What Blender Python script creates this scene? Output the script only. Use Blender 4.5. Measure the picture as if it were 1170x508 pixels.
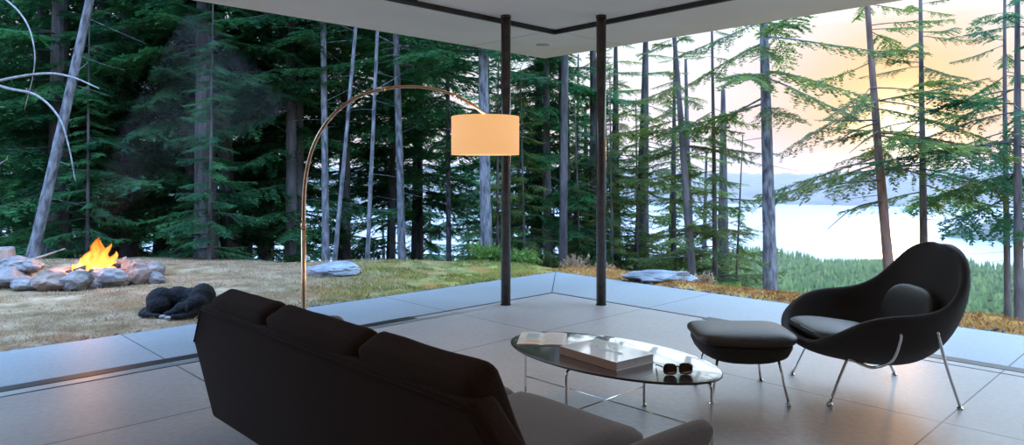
import bpy, bmesh, math, random
import numpy as np
from mathutils import Vector, Matrix, noise

PI = math.pi
C = bpy.context.scene.collection
for o in list(bpy.data.objects):
    bpy.data.objects.remove(o)

# ---------------------------------------------------------------- camera, view
EYE, F, CX, HY = 1.35, 801.0, 585.0, 198.0
scn = bpy.context.scene
cam = bpy.data.cameras.new('camera')
cam.sensor_width = 36.0
cam.lens = 36.0 * F / 1170.0
cam.shift_y = (HY - 254.0) / 1170.0
cam.clip_end = 9000
camo = bpy.data.objects.new('camera', cam)
camo.location = (0, 0, EYE)
camo.rotation_euler = (PI / 2, 0, 0)
C.objects.link(camo)
scn.camera = camo
scn.view_settings.view_transform = 'Standard'
scn.view_settings.look = 'None'
scn.view_settings.gamma = 1.0
scn.view_settings.use_curve_mapping = False
scn.view_settings.exposure = 0.17
cy = scn.cycles
cy.max_bounces = 7
cy.diffuse_bounces = 3
cy.glossy_bounces = 3
cy.transmission_bounces = 4
cy.transparent_max_bounces = 8
cy.volume_bounces = 0
cy.sample_clamp_indirect = 6.0
cy.use_denoising = True


# ---------------------------------------------------------------- node helper
class NT:
    def __init__(s, tree):
        s.t = tree
        tree.nodes.clear()

    def n(s, typ, **kw):
        nd = s.t.nodes.new(typ)
        for k, v in kw.items():
            if k.startswith('i_'):
                nd.inputs[k[2:].replace('_', ' ')].default_value = v
            elif k.startswith('p'):
                nd.inputs[int(k[1:])].default_value = v
            else:
                setattr(nd, k, v)
        return nd

    def l(s, a, b):
        s.t.links.new(a, b)

    def math(s, op, a, b=None, clamp=False):
        nd = s.t.nodes.new('ShaderNodeMath')
        nd.operation = op
        nd.use_clamp = clamp
        for i, v in enumerate((a, b)):
            if v is None:
                continue
            if isinstance(v, (int, float)):
                nd.inputs[i].default_value = v
            else:
                s.l(v, nd.inputs[i])
        return nd.outputs[0]

    def ramp(s, fac, stops, interp='LINEAR'):
        nd = s.t.nodes.new('ShaderNodeValToRGB')
        cr = nd.color_ramp
        cr.interpolation = interp
        while len(cr.elements) < len(stops):
            cr.elements.new(0.5)
        for e, (p, c) in zip(cr.elements, stops):
            e.position = p
            e.color = (*c, 1) if len(c) == 3 else c
        s.l(fac, nd.inputs[0])
        return nd.outputs[0]

    def mix(s, fac, a, b, blend='MIX'):
        nd = s.t.nodes.new('ShaderNodeMix')
        nd.data_type = 'RGBA'
        nd.blend_type = blend
        nd.clamp_result = False
        for v, i in ((fac, 0), (a, 6), (b, 7)):
            if isinstance(v, (int, float)):
                nd.inputs[i].default_value = v
            elif isinstance(v, tuple):
                nd.inputs[i].default_value = (*v, 1) if len(v) == 3 else v
            else:
                s.l(v, nd.inputs[i])
        return nd.outputs[2]


# ---------------------------------------------------------------- world: dusk sky
SUN_DIR = Vector((445 / 801, 1.0, 52 / 801)).normalized()
w = bpy.data.worlds.new('dusk_sky')
scn.world = w
w.use_nodes = True
g = NT(w.node_tree)
tc = g.n('ShaderNodeTexCoord')
nrm = g.n('ShaderNodeVectorMath', operation='NORMALIZE')
g.l(tc.outputs['Generated'], nrm.inputs[0])
sep = g.n('ShaderNodeSeparateXYZ')
g.l(nrm.outputs[0], sep.inputs[0])
el = g.math('MAXIMUM', sep.outputs[2], 0.0)
base = g.ramp(el, [(0.0, (1.0, 0.80, 0.70)), (0.07, (1.0, 0.86, 0.80)), (0.16, (0.88, 0.94, 1.0)),
                   (0.35, (0.58, 0.80, 1.0)), (0.7, (0.34, 0.64, 0.98)), (1.0, (0.25, 0.55, 0.95))])
dt = g.n('ShaderNodeVectorMath', operation='DOT_PRODUCT')
g.l(nrm.outputs[0], dt.inputs[0])
dt.inputs[1].default_value = SUN_DIR
dp = g.math('MAXIMUM', dt.outputs['Value'], 0.0)
# a cooler, bluer sky away from the sun
away = g.ramp(g.math('MULTIPLY_ADD', dt.outputs['Value'], 0.5), [(0.0, (0.42, 0.62, 1.0)), (0.5, (0.62, 0.80, 1.0)), (0.86, (0.95, 0.97, 1.0)), (1.0, (1, 1, 1))])
g.t.nodes[-1].inputs  # noqa
for nd in g.t.nodes:
    if nd.type == 'MATH' and nd.operation == 'MULTIPLY_ADD':
        nd.inputs[2].default_value = 0.5
col = g.mix(1.0, base, away, 'MULTIPLY')
# thin pink dusk clouds
mp = g.n('ShaderNodeMapping')
mp.inputs['Scale'].default_value = (2.2, 2.2, 9.0)
g.l(nrm.outputs[0], mp.inputs[0])
nz = g.n('ShaderNodeTexNoise', i_Scale=1.6, i_Detail=7.0, i_Roughness=0.6)
g.l(mp.outputs[0], nz.inputs['Vector'])
cl = g.ramp(nz.outputs[0], [(0.46, (0, 0, 0)), (0.62, (1, 1, 1))])
col = g.mix(g.math('MULTIPLY', cl, 0.50), col, (0.86, 0.72, 0.74))
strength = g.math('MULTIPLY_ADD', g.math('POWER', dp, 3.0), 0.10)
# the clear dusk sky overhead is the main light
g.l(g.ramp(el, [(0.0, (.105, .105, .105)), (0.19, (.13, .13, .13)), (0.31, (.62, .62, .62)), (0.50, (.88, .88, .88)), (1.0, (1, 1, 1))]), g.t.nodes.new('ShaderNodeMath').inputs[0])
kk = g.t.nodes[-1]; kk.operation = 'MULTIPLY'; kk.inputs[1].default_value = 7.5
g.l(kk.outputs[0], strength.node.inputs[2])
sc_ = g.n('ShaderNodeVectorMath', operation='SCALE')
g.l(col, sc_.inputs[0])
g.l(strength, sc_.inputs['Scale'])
# glow round the sun
c1 = g.mix(g.math('MULTIPLY', g.math('POWER', dp, 80.0), 0.9), sc_.outputs[0], (1.0, 0.56, 0.26))
c2 = g.mix(g.math('MULTIPLY', g.math('POWER', dp, 190.0), 0.95), c1, (1.35, 0.74, 0.20))
c3 = g.mix(g.math('MULTIPLY', g.math('POWER', dp, 1500.0), 1.0), c2, (2.4, 1.9, 1.1))
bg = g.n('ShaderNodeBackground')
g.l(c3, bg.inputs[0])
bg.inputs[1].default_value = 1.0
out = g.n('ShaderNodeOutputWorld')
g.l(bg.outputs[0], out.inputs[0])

sl = bpy.data.lights.new('sun', 'SUN')
sl.energy = 0.6
sl.color = (1.0, 0.50, 0.20)
sl.angle = math.radians(3.0)
so = bpy.data.objects.new('sun', sl)
so.rotation_euler = (-SUN_DIR).to_track_quat('-Z', 'Y').to_euler()
C.objects.link(so)

# added warm fill lamps in the unseen back half of the room
def area_light(name, loc, size, power, colr):
    l = bpy.data.lights.new(name, 'AREA')
    l.shape = 'DISK'
    l.size = size
    l.energy = power
    l.color = colr
    o = bpy.data.objects.new(name, l)
    o.location = loc
    C.objects.link(o)
    return o

# ---------------------------------------------------------------- geometry helpers
UA = math.atan2(.6945, .7195)
UV = Vector((math.cos(UA), math.sin(UA), 0))
VV = Vector((-math.sin(UA), math.cos(UA), 0))
K = Vector((.4517, 7.951, 0))


def R(u, v, z=0.0):
    return K + UV * u + VV * v + Vector((0, 0, z))


def at(px, py, Y):
    return Vector(((px - CX) / F * Y, Y, EYE - (py - HY) / F * Y))


def on(px, py, z=0.0):
    Y = (EYE - z) * F / (py - HY)
    return Vector(((px - CX) / F * Y, Y, z))


def tag(o, label=None, cat=None, group=None, kind=None):
    if label: o['label'] = label
    if cat: o['category'] = cat
    if group: o['group'] = group
    if kind: o['kind'] = kind
    return o


def empty(name, loc, rz=0.0, label=None, cat=None, group=None):
    o = bpy.data.objects.new(name, None)
    o.empty_display_size = 0.1
    o.location = loc
    o.rotation_euler = (0, 0, rz)
    C.objects.link(o)
    return tag(o, label, cat, group)


def link(name, me, m, parent=None, smooth=False):
    if m is not None and len(me.materials) == 0:
        me.materials.append(m)
    o = bpy.data.objects.new(name, me)
    C.objects.link(o)
    if parent is not None:
        o.parent = parent
    if smooth:
        me.polygons.foreach_set('use_smooth', [True] * len(me.polygons))
    return o


def obj(name, bm, m, parent=None, smooth=False):
    me = bpy.data.meshes.new(name)
    bmesh.ops.recalc_face_normals(bm, faces=bm.faces)
    bm.to_mesh(me)
    bm.free()
    return link(name, me, m, parent, smooth)


def npmesh(name, V, Fc):
    """V (n,3), Fc (m,k) int, k = 3 or 4"""
    me = bpy.data.meshes.new(name)
    V = np.asarray(V, dtype=np.float32)
    Fc = np.asarray(Fc, dtype=np.int32)
    m, k = Fc.shape
    me.vertices.add(len(V))
    me.vertices.foreach_set('co', V.ravel())
    me.loops.add(m * k)
    me.loops.foreach_set('vertex_index', Fc.ravel())
    me.polygons.add(m)
    me.polygons.foreach_set('loop_start', np.arange(m, dtype=np.int32) * k)
    me.update(calc_edges=True)
    return me


def add_box(bm, a, b, rot=None):
    x0, y0, z0 = a; x1, y1, z1 = b
    vs = [bm.verts.new(p) for p in ((x0, y0, z0), (x1, y0, z0), (x1, y1, z0), (x0, y1, z0), (x0, y0, z1), (x1, y0, z1), (x1, y1, z1), (x0, y1, z1))]
    for f in ((0, 3, 2, 1), (4, 5, 6, 7), (0, 1, 5, 4), (1, 2, 6, 5), (2, 3, 7, 6), (3, 0, 4, 7)):
        bm.faces.new([vs[i] for i in f])
    return vs


def bx(a, b, bevel=0.0, seg=2):
    bm = bmesh.new()
    add_box(bm, a, b)
    if bevel:
        bmesh.ops.bevel(bm, geom=bm.edges[:], offset=bevel, segments=seg, profile=0.5, affect='EDGES')
    return bm


def add_tube(bm, pts, r, n=10, caps=True):
    pts = [Vector(p) for p in pts]
    rs = r if isinstance(r, (list, tuple)) else [r] * len(pts)
    rings = []
    prev = None
    for i, p in enumerate(pts):
        d = (pts[min(i + 1, len(pts) - 1)] - pts[max(i - 1, 0)]).normalized()
        if prev is None:
            a = d.orthogonal().normalized()
        else:
            a = (prev - d * prev.dot(d)).normalized()
        prev = a
        b = d.cross(a)
        rings.append([bm.verts.new(p + (a * math.cos(t) + b * math.sin(t)) * rs[i]) for t in [2 * PI * k / n for k in range(n)]])
    for A, B in zip(rings, rings[1:]):
        for k in range(n):
            bm.faces.new((A[k], A[(k + 1) % n], B[(k + 1) % n], B[k]))
    if caps:
        bm.faces.new(rings[0][::-1])
        bm.faces.new(rings[-1])
    return bm


def tube(pts, r, n=10):
    return add_tube(bmesh.new(), pts, r, n)


def smooth_path(pts, sub=8):
    """Catmull-Rom through the points"""
    P = [Vector(p) for p in pts]
    P = [P[0] * 2 - P[1]] + P + [P[-1] * 2 - P[-2]]
    out_ = []
    for i in range(1, len(P) - 2):
        for k in range(sub):
            t = k / sub
            a, b, c, d = P[i - 1], P[i], P[i + 1], P[i + 2]
            out_.append(0.5 * ((2 * b) + (c - a) * t + (2 * a - 5 * b + 4 * c - d) * t * t + (3 * b - a - 3 * c + d) * t ** 3))
    out_.append(P[-2])
    return out_


def add_lathe(bm, prof, n=24, c=(0, 0, 0)):
    rings = []
    for r, z in prof:
        rings.append([bm.verts.new((c[0] + r * math.cos(2 * PI * k / n), c[1] + r * math.sin(2 * PI * k / n), c[2] + z)) for k in range(n)])
    for A, B in zip(rings, rings[1:]):
        for k in range(n):
            bm.faces.new((A[k], A[(k + 1) % n], B[(k + 1) % n], B[k]))
    bm.faces.new(rings[0][::-1])
    bm.faces.new(rings[-1])
    return bm


def pillow(sx, sy, sz, e=0.35, n=28, m=16, crown=0.0, wob=0.0, seed=0):
    """soft cushion: superellipsoid of full size sx, sy, sz"""
    bm = bmesh.new()
    def sp(c, p):
        return math.copysign(abs(c) ** p, c)
    rings = []
    for j in range(1, m):
        ph = -PI / 2 + PI * j / m
        ring = []
        for i in range(n):
            th = 2 * PI * (i + .5) / n
            x = sp(math.cos(ph), e * 1.3) * sp(math.cos(th), e * .7)
            y = sp(math.cos(ph), e * 1.3) * sp(math.sin(th), e * .7)
            z = sp(math.sin(ph), e * 1.6)
            z += crown * (1 - x * x) * (1 - y * y) * (1 if z > 0 else -0.3)
            if wob:
                z += wob * noise.noise(Vector((x * 2 + seed, y * 2, z)))
            ring.append(bm.verts.new((x * sx / 2, y * sy / 2, z * sz / 2)))
        rings.append(ring)
    for A, B in zip(rings, rings[1:]):
        for k in range(n):
            bm.faces.new((A[k], A[(k + 1) % n], B[(k + 1) % n], B[k]))
    bm.faces.new(rings[0][::-1])
    bm.faces.new(rings[-1])
    return bm


def rbox(sx, sy, sz, r, puff=(0, 0, 0), n=14, wob=0.0, seed=0):
    """upholstered block: rounded box whose faces swell a little"""
    bm = bmesh.new()
    bmesh.ops.create_cube(bm, size=2)
    bmesh.ops.subdivide_edges(bm, edges=bm.edges[:], cuts=n, use_grid_fill=True)
    h = Vector((sx / 2, sy / 2, sz / 2))
    for v in bm.verts:
        c = v.co.copy()
        # crowd the grid towards the rounded borders
        c = Vector([math.copysign(1 - (1 - abs(t)) ** 1.0, t) for t in c])
        p = Vector((c.x * h.x, c.y * h.y, c.z * h.z))
        q = Vector([max(-(h[i] - r), min(h[i] - r, p[i])) for i in range(3)])
        d = p - q
        if d.length > 1e-9:
            d = d.normalized() * r
        o = q + d
        w = [(1 - c[i] ** 4) for i in range(3)]
        for i in range(3):
            if abs(c[i]) > .999:
                o[i] += math.copysign(puff[i] * w[(i + 1) % 3] * w[(i + 2) % 3], c[i])
        if wob:
            o += v.co.normalized() * wob * noise.noise(o * 6 + Vector((seed * 5, 0, 0)))
        v.co = o
    return bm


def xform(bm, M):
    bmesh.ops.transform(bm, matrix=M, verts=bm.verts)
    return bm


def prism(poly, y0, y1, axis='y'):
    """extrude a polygon (x,z) from y0 to y1"""
    bm = bmesh.new()
    a = [bm.verts.new((x, y0, z)) for x, z in poly]
    b = [bm.verts.new((x, y1, z)) for x, z in poly]
    bm.faces.new(a)
    bm.faces.new(b[::-1])
    n = len(poly)
    for i in range(n):
        bm.faces.new((a[i], a[(i + 1) % n], b[(i + 1) % n], b[i]))
    return bm


def room(o):
    o.location = K
    o.rotation_euler = (0, 0, UA)
    return o


# ---------------------------------------------------------------- materials
def mat(name, c1, c2=None, scale=5.0, rough=0.6, metal=0.0, bump=0.0, bscale=None, detail=4.0, spec=0.5,
        stretch=None, coat=0.0, trans=0.0, ramp=(0.35, 0.65), rand=0.0, sheen=0.0):
    m = bpy.data.materials.new(name)
    m.use_nodes = True
    g = NT(m.node_tree)
    tc = g.n('ShaderNodeTexCoord')
    vec = tc.outputs['Object']
    if stretch:
        mp = g.n('ShaderNodeMapping')
        mp.inputs['Scale'].default_value = stretch
        g.l(vec, mp.inputs[0])
        vec = mp.outputs[0]
    p = g.n('ShaderNodeBsdfPrincipled')
    p.inputs['Roughness'].default_value = rough
    p.inputs['Metallic'].default_value = metal
    p.inputs['Specular IOR Level'].default_value = spec
    p.inputs['Coat Weight'].default_value = coat
    p.inputs['Sheen Weight'].default_value = sheen
    p.inputs['Coat Roughness'].default_value = 0.05
    nz = g.n('ShaderNodeTexNoise', i_Scale=scale, i_Detail=detail)
    g.l(vec, nz.inputs['Vector'])
    colr = g.ramp(nz.outputs[0], [(ramp[0], c1), (ramp[1], c2 or c1)])
    if rand:
        oi = g.n('ShaderNodeObjectInfo')
        hs = g.n('ShaderNodeHueSaturation')
        g.l(colr, hs.inputs['Color'])
        g.l(g.math('MULTIPLY_ADD', oi.outputs['Random'], rand), hs.inputs['Value'])
        hs.inputs['Value'].links[0].from_node.inputs[2].default_value = 1 - rand / 2
        colr = hs.outputs[0]
    g.l(colr, p.inputs['Base Color'])
    if bump:
        n2 = g.n('ShaderNodeTexNoise', i_Scale=bscale or scale * 4, i_Detail=5.0)
        g.l(vec, n2.inputs['Vector'])
        b = g.n('ShaderNodeBump', i_Strength=bump, i_Distance=0.02)
        g.l(n2.outputs[0], b.inputs['Height'])
        g.l(b.outputs[0], p.inputs['Normal'])
    o = g.n('ShaderNodeOutputMaterial')
    if trans:
        tr = g.n('ShaderNodeBsdfTranslucent')
        hs2 = g.n('ShaderNodeHueSaturation', i_Saturation=1.1, i_Value=1.6)
        g.l(colr, hs2.inputs['Color'])
        g.l(hs2.outputs[0], tr.inputs[0])
        mx = g.n('ShaderNodeMixShader')
        mx.inputs[0].default_value = trans
        g.l(p.outputs[0], mx.inputs[1])
        g.l(tr.outputs[0], mx.inputs[2])
        g.l(mx.outputs[0], o.inputs[0])
    else:
        g.l(p.outputs[0], o.inputs[0])
    return m


def concrete(name, c1, c2, rough, us, vs, patches=0.0):
    """poured slab, with saw-cut joints at the given local x and y"""
    m = bpy.data.materials.new(name)
    m.use_nodes = True
    g = NT(m.node_tree)
    tc = g.n('ShaderNodeTexCoord')
    sp = g.n('ShaderNodeSeparateXYZ')
    g.l(tc.outputs['Object'], sp.inputs[0])
    nz = g.n('ShaderNodeTexNoise', i_Scale=0.9, i_Detail=8.0, i_Roughness=0.62, i_Distortion=0.4)
    g.l(tc.outputs['Object'], nz.inputs['Vector'])
    n3 = g.n('ShaderNodeTexNoise', i_Scale=26.0, i_Detail=4.0)
    g.l(tc.outputs['Object'], n3.inputs['Vector'])
    colr = g.ramp(nz.outputs[0], [(0.30, c1), (0.70, c2)])
    colr = g.mix(0.25, colr, g.ramp(n3.outputs[0], [(0.35, tuple(x * .75 for x in c1)), (0.65, c2)]))
    d = None
    for ax, lst in ((0, us), (1, vs)):
        for q in lst:
            a = g.math('ABSOLUTE', g.math('SUBTRACT', sp.outputs[ax], q))
            d = a if d is None else g.math('MINIMUM', d, a)
    jm = g.math('LESS_THAN', d, 0.005)
    colr = g.mix(jm, colr, (0.03, 0.03, 0.035))
    p = g.n('ShaderNodeBsdfPrincipled')
    g.l(colr, p.inputs['Base Color'])
    rr = g.math('MULTIPLY_ADD', nz.outputs[0], 0.25)
    rr.node.inputs[2].default_value = rough - .12
    g.l(rr, p.inputs['Roughness'])
    b = g.n('ShaderNodeBump', i_Strength=0.12, i_Distance=0.01)
    g.l(n3.outputs[0], b.inputs['Height'])
    g.l(b.outputs[0], p.inputs['Normal'])
    o = g.n('ShaderNodeOutputMaterial')
    g.l(p.outputs[0], o.inputs[0])
    return m


M = {}
M['floor'] = concrete('polished_concrete', (0.34, 0.295, 0.265), (0.48, 0.425, 0.39), 0.40, [-1.52, -4.12, -6.72], [-1.28, -4.29, -7.3])
M['slab'] = concrete('terrace_concrete', (0.27, 0.30, 0.31), (0.35, 0.38, 0.395), 0.5, [-1.52, -4.12, -6.72], [-1.28, -4.29, -7.3])
M['ceiling'] = mat('painted_ceiling', (0.60, 0.575, 0.55), (0.64, 0.615, 0.59), 1.2, 0.8)
M['wall'] = mat('painted_wall', (0.40, 0.37, 0.34), (0.43, 0.40, 0.37), 1.5, 0.8)
M['steel'] = mat('dark_bronze_steel', (0.035, 0.026, 0.022), (0.06, 0.045, 0.036), 14, 0.22, 0.0, spec=0.6)
M['track'] = mat('blackened_track', (0.03, 0.027, 0.026), (0.05, 0.045, 0.042), 9, 0.45, 0.6)
M['alu'] = mat('brushed_aluminium', (0.45, 0.42, 0.40), (0.55, 0.52, 0.50), 30, 0.4, 0.9, stretch=(1, 30, 1))
M['chrome'] = mat('polished_chrome', (0.75, 0.74, 0.73), (0.85, 0.84, 0.83), 9, 0.12, 1.0)
M['brass'] = mat('satin_nickel', (0.62, 0.40, 0.25), (0.76, 0.52, 0.34), 20, 0.26, 1.0)
M['sofa'] = mat('brown_wool', (0.018, 0.0085, 0.005), (0.032, 0.0155, 0.0095), 160, 0.9, bump=0.35, bscale=420, sheen=0.03, spec=.2)
M['seatwool'] = mat('grey_brown_wool', (0.10, 0.085, 0.087), (0.14, 0.12, 0.122), 160, 0.85, bump=0.35, bscale=420, sheen=0.25)
M['legwood'] = mat('black_wood', (0.012, 0.009, 0.008), (0.02, 0.015, 0.012), 20, 0.4)
M['chairfab'] = mat('charcoal_boucle', (0.014, 0.012, 0.011), (0.024, 0.020, 0.018), 180, 0.8, bump=0.4, bscale=500, sheen=0.1)
M['leather'] = mat('dark_leather', (0.020, 0.017, 0.015), (0.032, 0.026, 0.022), 60, 0.42, bump=0.15, bscale=220)
M['ottleather'] = mat('brown_leather', (0.030, 0.022, 0.018), (0.048, 0.034, 0.027), 60, 0.40, bump=0.15, bscale=220)
M['tabletop'] = mat('lacquered_tabletop', (0.05, 0.04, 0.042), (0.07, 0.058, 0.06), 4, 0.20, coat=1.0, spec=1.0)
M['edge'] = mat('black_edge', (0.008, 0.008, 0.008), (0.012, 0.012, 0.012), 9, 0.35)
M['bark'] = mat('fir_bark', (0.05, 0.045, 0.044), (0.14, 0.125, 0.12), 9, 0.9, bump=1.0, bscale=16, stretch=(1, 1, .22), rand=.5)
M['barkpale'] = mat('pale_grey_bark', (0.05, 0.053, 0.06), (0.24, 0.245, 0.26), 16, 0.9, bump=0.9, bscale=14, stretch=(1, 1, .3), rand=.3)
M['barkwarm'] = mat('reddish_bark', (0.12, 0.07, 0.05), (0.27, 0.17, 0.13), 9, 0.9, bump=1.0, bscale=16, stretch=(1, 1, .22))
M['deadwood'] = mat('bleached_deadwood', (0.14, 0.135, 0.13), (0.28, 0.27, 0.26), 12, 0.9, bump=0.4)
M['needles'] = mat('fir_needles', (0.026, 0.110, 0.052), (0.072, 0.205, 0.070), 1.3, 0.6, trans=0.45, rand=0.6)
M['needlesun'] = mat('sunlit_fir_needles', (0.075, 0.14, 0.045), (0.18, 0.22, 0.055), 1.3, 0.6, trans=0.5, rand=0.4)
M['canopy'] = mat('distant_fir_canopy', (0.06, 0.10, 0.022), (0.14, 0.17, 0.04), 0.6, 0.8, rand=0.5)
M['hill'] = mat('wooded_hill', (0.025, 0.05, 0.04), (0.045, 0.075, 0.05), 0.02, 0.9, bump=0.6, bscale=0.12)
M['shrubs'] = mat('shrub_leaves', (0.10, 0.20, 0.04), (0.22, 0.32, 0.08), 6, 0.6, trans=0.4)
M['drygrass'] = mat('dry_grass_blades', (0.27, 0.17, 0.095), (0.50, 0.37, 0.24), 3, 0.8, trans=0.2)
M['orange'] = mat('rusty_moss', (0.30, 0.12, 0.04), (0.56, 0.29, 0.10), 2.2, 0.9, trans=0.1)
M['moss'] = mat('green_moss', (0.16, 0.18, 0.035), (0.40, 0.36, 0.09), 2.2, 0.9, trans=0.1)
M['gravel'] = mat('dark_gravel', (0.10, 0.10, 0.105), (0.30, 0.30, 0.31), 9, 0.8, bump=0.5)
M['rock'] = mat('grey_rock', (0.11, 0.098, 0.09), (0.30, 0.27, 0.25), 5, 0.85, bump=0.8, bscale=14, detail=8)
M['rockpink'] = mat('pinkish_rock', (0.15, 0.095, 0.075), (0.36, 0.25, 0.20), 5, 0.85, bump=0.8, bscale=14, detail=8)
M['boulder'] = mat('pale_boulder', (0.19, 0.21, 0.23), (0.38, 0.40, 0.43), 4, 0.85, bump=0.8, bscale=12, detail=8)
M['ash'] = mat('ash_bed', (0.05, 0.045, 0.04), (0.18, 0.17, 0.16), 12, 0.95, bump=0.5)
M['char'] = mat('charred_wood', (0.01, 0.008, 0.007), (0.06, 0.05, 0.045), 12, 0.9, bump=0.8)
M['fur'] = mat('black_fur', (0.004, 0.004, 0.005), (0.011, 0.011, 0.013), 26, 0.7, spec=.25, bump=0.7, bscale=90, stretch=(1, 1, 3))
M['furwhite'] = mat('white_fur', (0.35, 0.34, 0.34), (0.5, 0.49, 0.48), 30, 0.8, bump=0.5)
M['stump'] = mat('weathered_stump', (0.15, 0.12, 0.10), (0.33, 0.28, 0.24), 9, 0.9, bump=0.9, bscale=22, stretch=(1, 1, .2))
M['board'] = mat('book_cloth', (0.78, 0.82, 0.86), (0.88, 0.90, 0.92), 3, 0.30, coat=1.0)
M['pages'] = mat('page_edges', (0.36, 0.20, 0.13), (0.46, 0.28, 0.18), 30, 0.8, stretch=(1, 1, 40))
M['pagew'] = mat('page_fore_edges', (0.55, 0.54, 0.53), (0.72, 0.71, 0.70), 30, 0.8, stretch=(1, 1, 40))
M['paper'] = mat('magazine_paper', (0.62, 0.60, 0.57), (0.72, 0.70, 0.67), 6, 0.5)
M['tort'] = mat('dark_tortoiseshell', (0.012, 0.008, 0.006), (0.05, 0.022, 0.01), 40, 0.15)
M['lens'] = mat('brown_lens', (0.03, 0.013, 0.006), (0.06, 0.028, 0.012), 6, 0.06, spec=0.7)
M['black'] = mat('black_plastic', (0.01, 0.01, 0.01), (0.015, 0.015, 0.015), 8, 0.4)


def ground_mat():
    m = bpy.data.materials.new('forest_lawn')
    m.use_nodes = True
    g = NT(m.node_tree)
    tc = g.n('ShaderNodeTexCoord')
    sp = g.n('ShaderNodeSeparateXYZ')
    g.l(tc.outputs['Object'], sp.inputs[0])
    def nz(s, d=6.0, r=0.6):
        q = g.n('ShaderNodeTexNoise', i_Scale=s, i_Detail=d, i_Roughness=r)
        g.l(tc.outputs['Object'], q.inputs['Vector'])
        return q.outputs[0]
    dry = g.ramp(nz(2.6, 9), [(0.32, (0.10, 0.055, 0.032)), (0.50, (0.29, 0.19, 0.115)), (0.70, (0.50, 0.38, 0.26))])
    dry = g.mix(g.ramp(nz(1.1), [(0.52, (0, 0, 0)), (0.64, (.8, .8, .8))]), dry, (0.27, 0.12, 0.06))
    green = g.ramp(nz(3.4, 9), [(0.30, (0.07, 0.08, 0.02)), (0.5, (0.28, 0.30, 0.07)), (0.7, (0.50, 0.44, 0.14))])
    green = g.mix(g.ramp(nz(1.6), [(0.50, (0, 0, 0)), (0.62, (.9, .9, .9))]), green, (0.46, 0.20, 0.06))
    # moss grows to the right of the lamp, dry grass to the left
    fx = g.math('ADD', sp.outputs[0], g.math('MULTIPLY', g.math('SUBTRACT', nz(0.8), 0.5), 3.0))
    k = g.ramp(g.math('MULTIPLY_ADD', fx, 0.5), [(0.0, (0.12, .12, .12)), (1.0, (1, 1, 1))])
    for nd in g.t.nodes:
        if nd.type == 'MATH' and nd.operation == 'MULTIPLY_ADD':
            nd.inputs[2].default_value = 1.25
    colr = g.mix(k, dry, green)
    rust = g.ramp(nz(4, 8), [(0.32, (0.16, 0.10, 0.03)), (0.5, (0.46, 0.22, 0.06)), (0.66, (0.60, 0.42, 0.14))])
    k2 = g.ramp(sp.outputs[0], [(0.35, (0, 0, 0)), (0.75, (1, 1, 1))])
    colr = g.mix(k2, colr, rust)
    # fallen needles and bare soil under the trees
    soil = g.ramp(nz(1.5, 8), [(0.35, (0.03, 0.024, 0.016)), (0.65, (0.11, 0.085, 0.05))])
    k3 = g.ramp(g.math('MULTIPLY', g.math('SUBTRACT', sp.outputs[1], 11.0), 0.25), [(0.0, (0, 0, 0)), (1.0, (1, 1, 1))])
    colr = g.mix(k3, colr, soil)
    p = g.n('ShaderNodeBsdfPrincipled', i_Roughness=0.95)
    p.inputs['Specular IOR Level'].default_value = 0.1
    g.l(colr, p.inputs['Base Color'])
    b = g.n('ShaderNodeBump', i_Strength=0.8, i_Distance=0.03)
    g.l(nz(22, 8), b.inputs['Height'])
    g.l(b.outputs[0], p.inputs['Normal'])
    o = g.n('ShaderNodeOutputMaterial')
    g.l(p.outputs[0], o.inputs[0])
    return m


M['ground'] = ground_mat()

# ---------------------------------------------------------------- terrain
D_R = np.array([0, 8, 45, 100, 200, 300, 345, 360, 600.])
Z_R = np.array([0, -3.4, -19, -29, -39, -45, -59, -64, -66.])
D_L = np.array([0, 10, 60, 140, 300, 400, 600.])
Z_L = np.array([0, -1.2, -8.5, -26, -52, -64, -66.])


def fbm(x, y, f):
    s = 0
    a = 1.0
    for k in range(4):
        s = s + a * (np.sin(x * f * 1.1 + 1.7 * k + 1.3 * np.sin(y * f * .9 + k)) * np.cos(y * f * 1.05 - 2.1 * k + 1.1 * np.sin(x * f * .8)))
        f *= 2.03
        a *= .5
    return s


def terrain(X, Y):
    X = np.asarray(X, float); Y = np.asarray(Y, float)
    u = (X - K.x) * UV.x + (Y - K.y) * UV.y
    v = (X - K.x) * VV.x + (Y - K.y) * VV.y
    ed = np.maximum(u - 1.25, v - 1.1)                       # distance past the terrace edge
    left = -0.045 + 0.05 * np.clip((ed - .1) / 1.5, 0, 1) + 0.02 * fbm(X, Y, 1.3) * np.clip(ed, 0, 1)
    right = -0.05 + 0.12 * np.clip((ed - .05) / .45, 0, 1) + 0.025 * fbm(X, Y, 2.6) * np.clip(ed * 2, 0, 1)
    kr = np.clip((u - .8) / .7, 0, 1) * np.clip((1.6 - v) / .8, 0, 1)
    z = left * (1 - kr) + right * kr
    d = np.maximum(Y - 10.55 + .25 * np.sin(X * .9), u - 1.58 - .08 * np.sin(v * 1.7))
    d = np.where(d > 0, np.sqrt(d * d + .09) - .3, 0)
    a = np.clip((X / np.maximum(Y, 1) + .42) / .36, 0, 1)
    a = a * a * (3 - 2 * a)
    zz = np.interp(d, D_L, Z_L) * (1 - a) + np.interp(d, D_R, Z_R) * a
    bump = fbm(X, Y, .25) * .25 * np.clip(d / 10, 0, 1) + fbm(X, Y, .02) * 2.0 * np.clip(d / 100, 0, 1)
    z = z + zz + bump
    return np.where(ed < 0.03, -0.25, z)


def hgt(x, y):
    return float(terrain(x, y))


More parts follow.
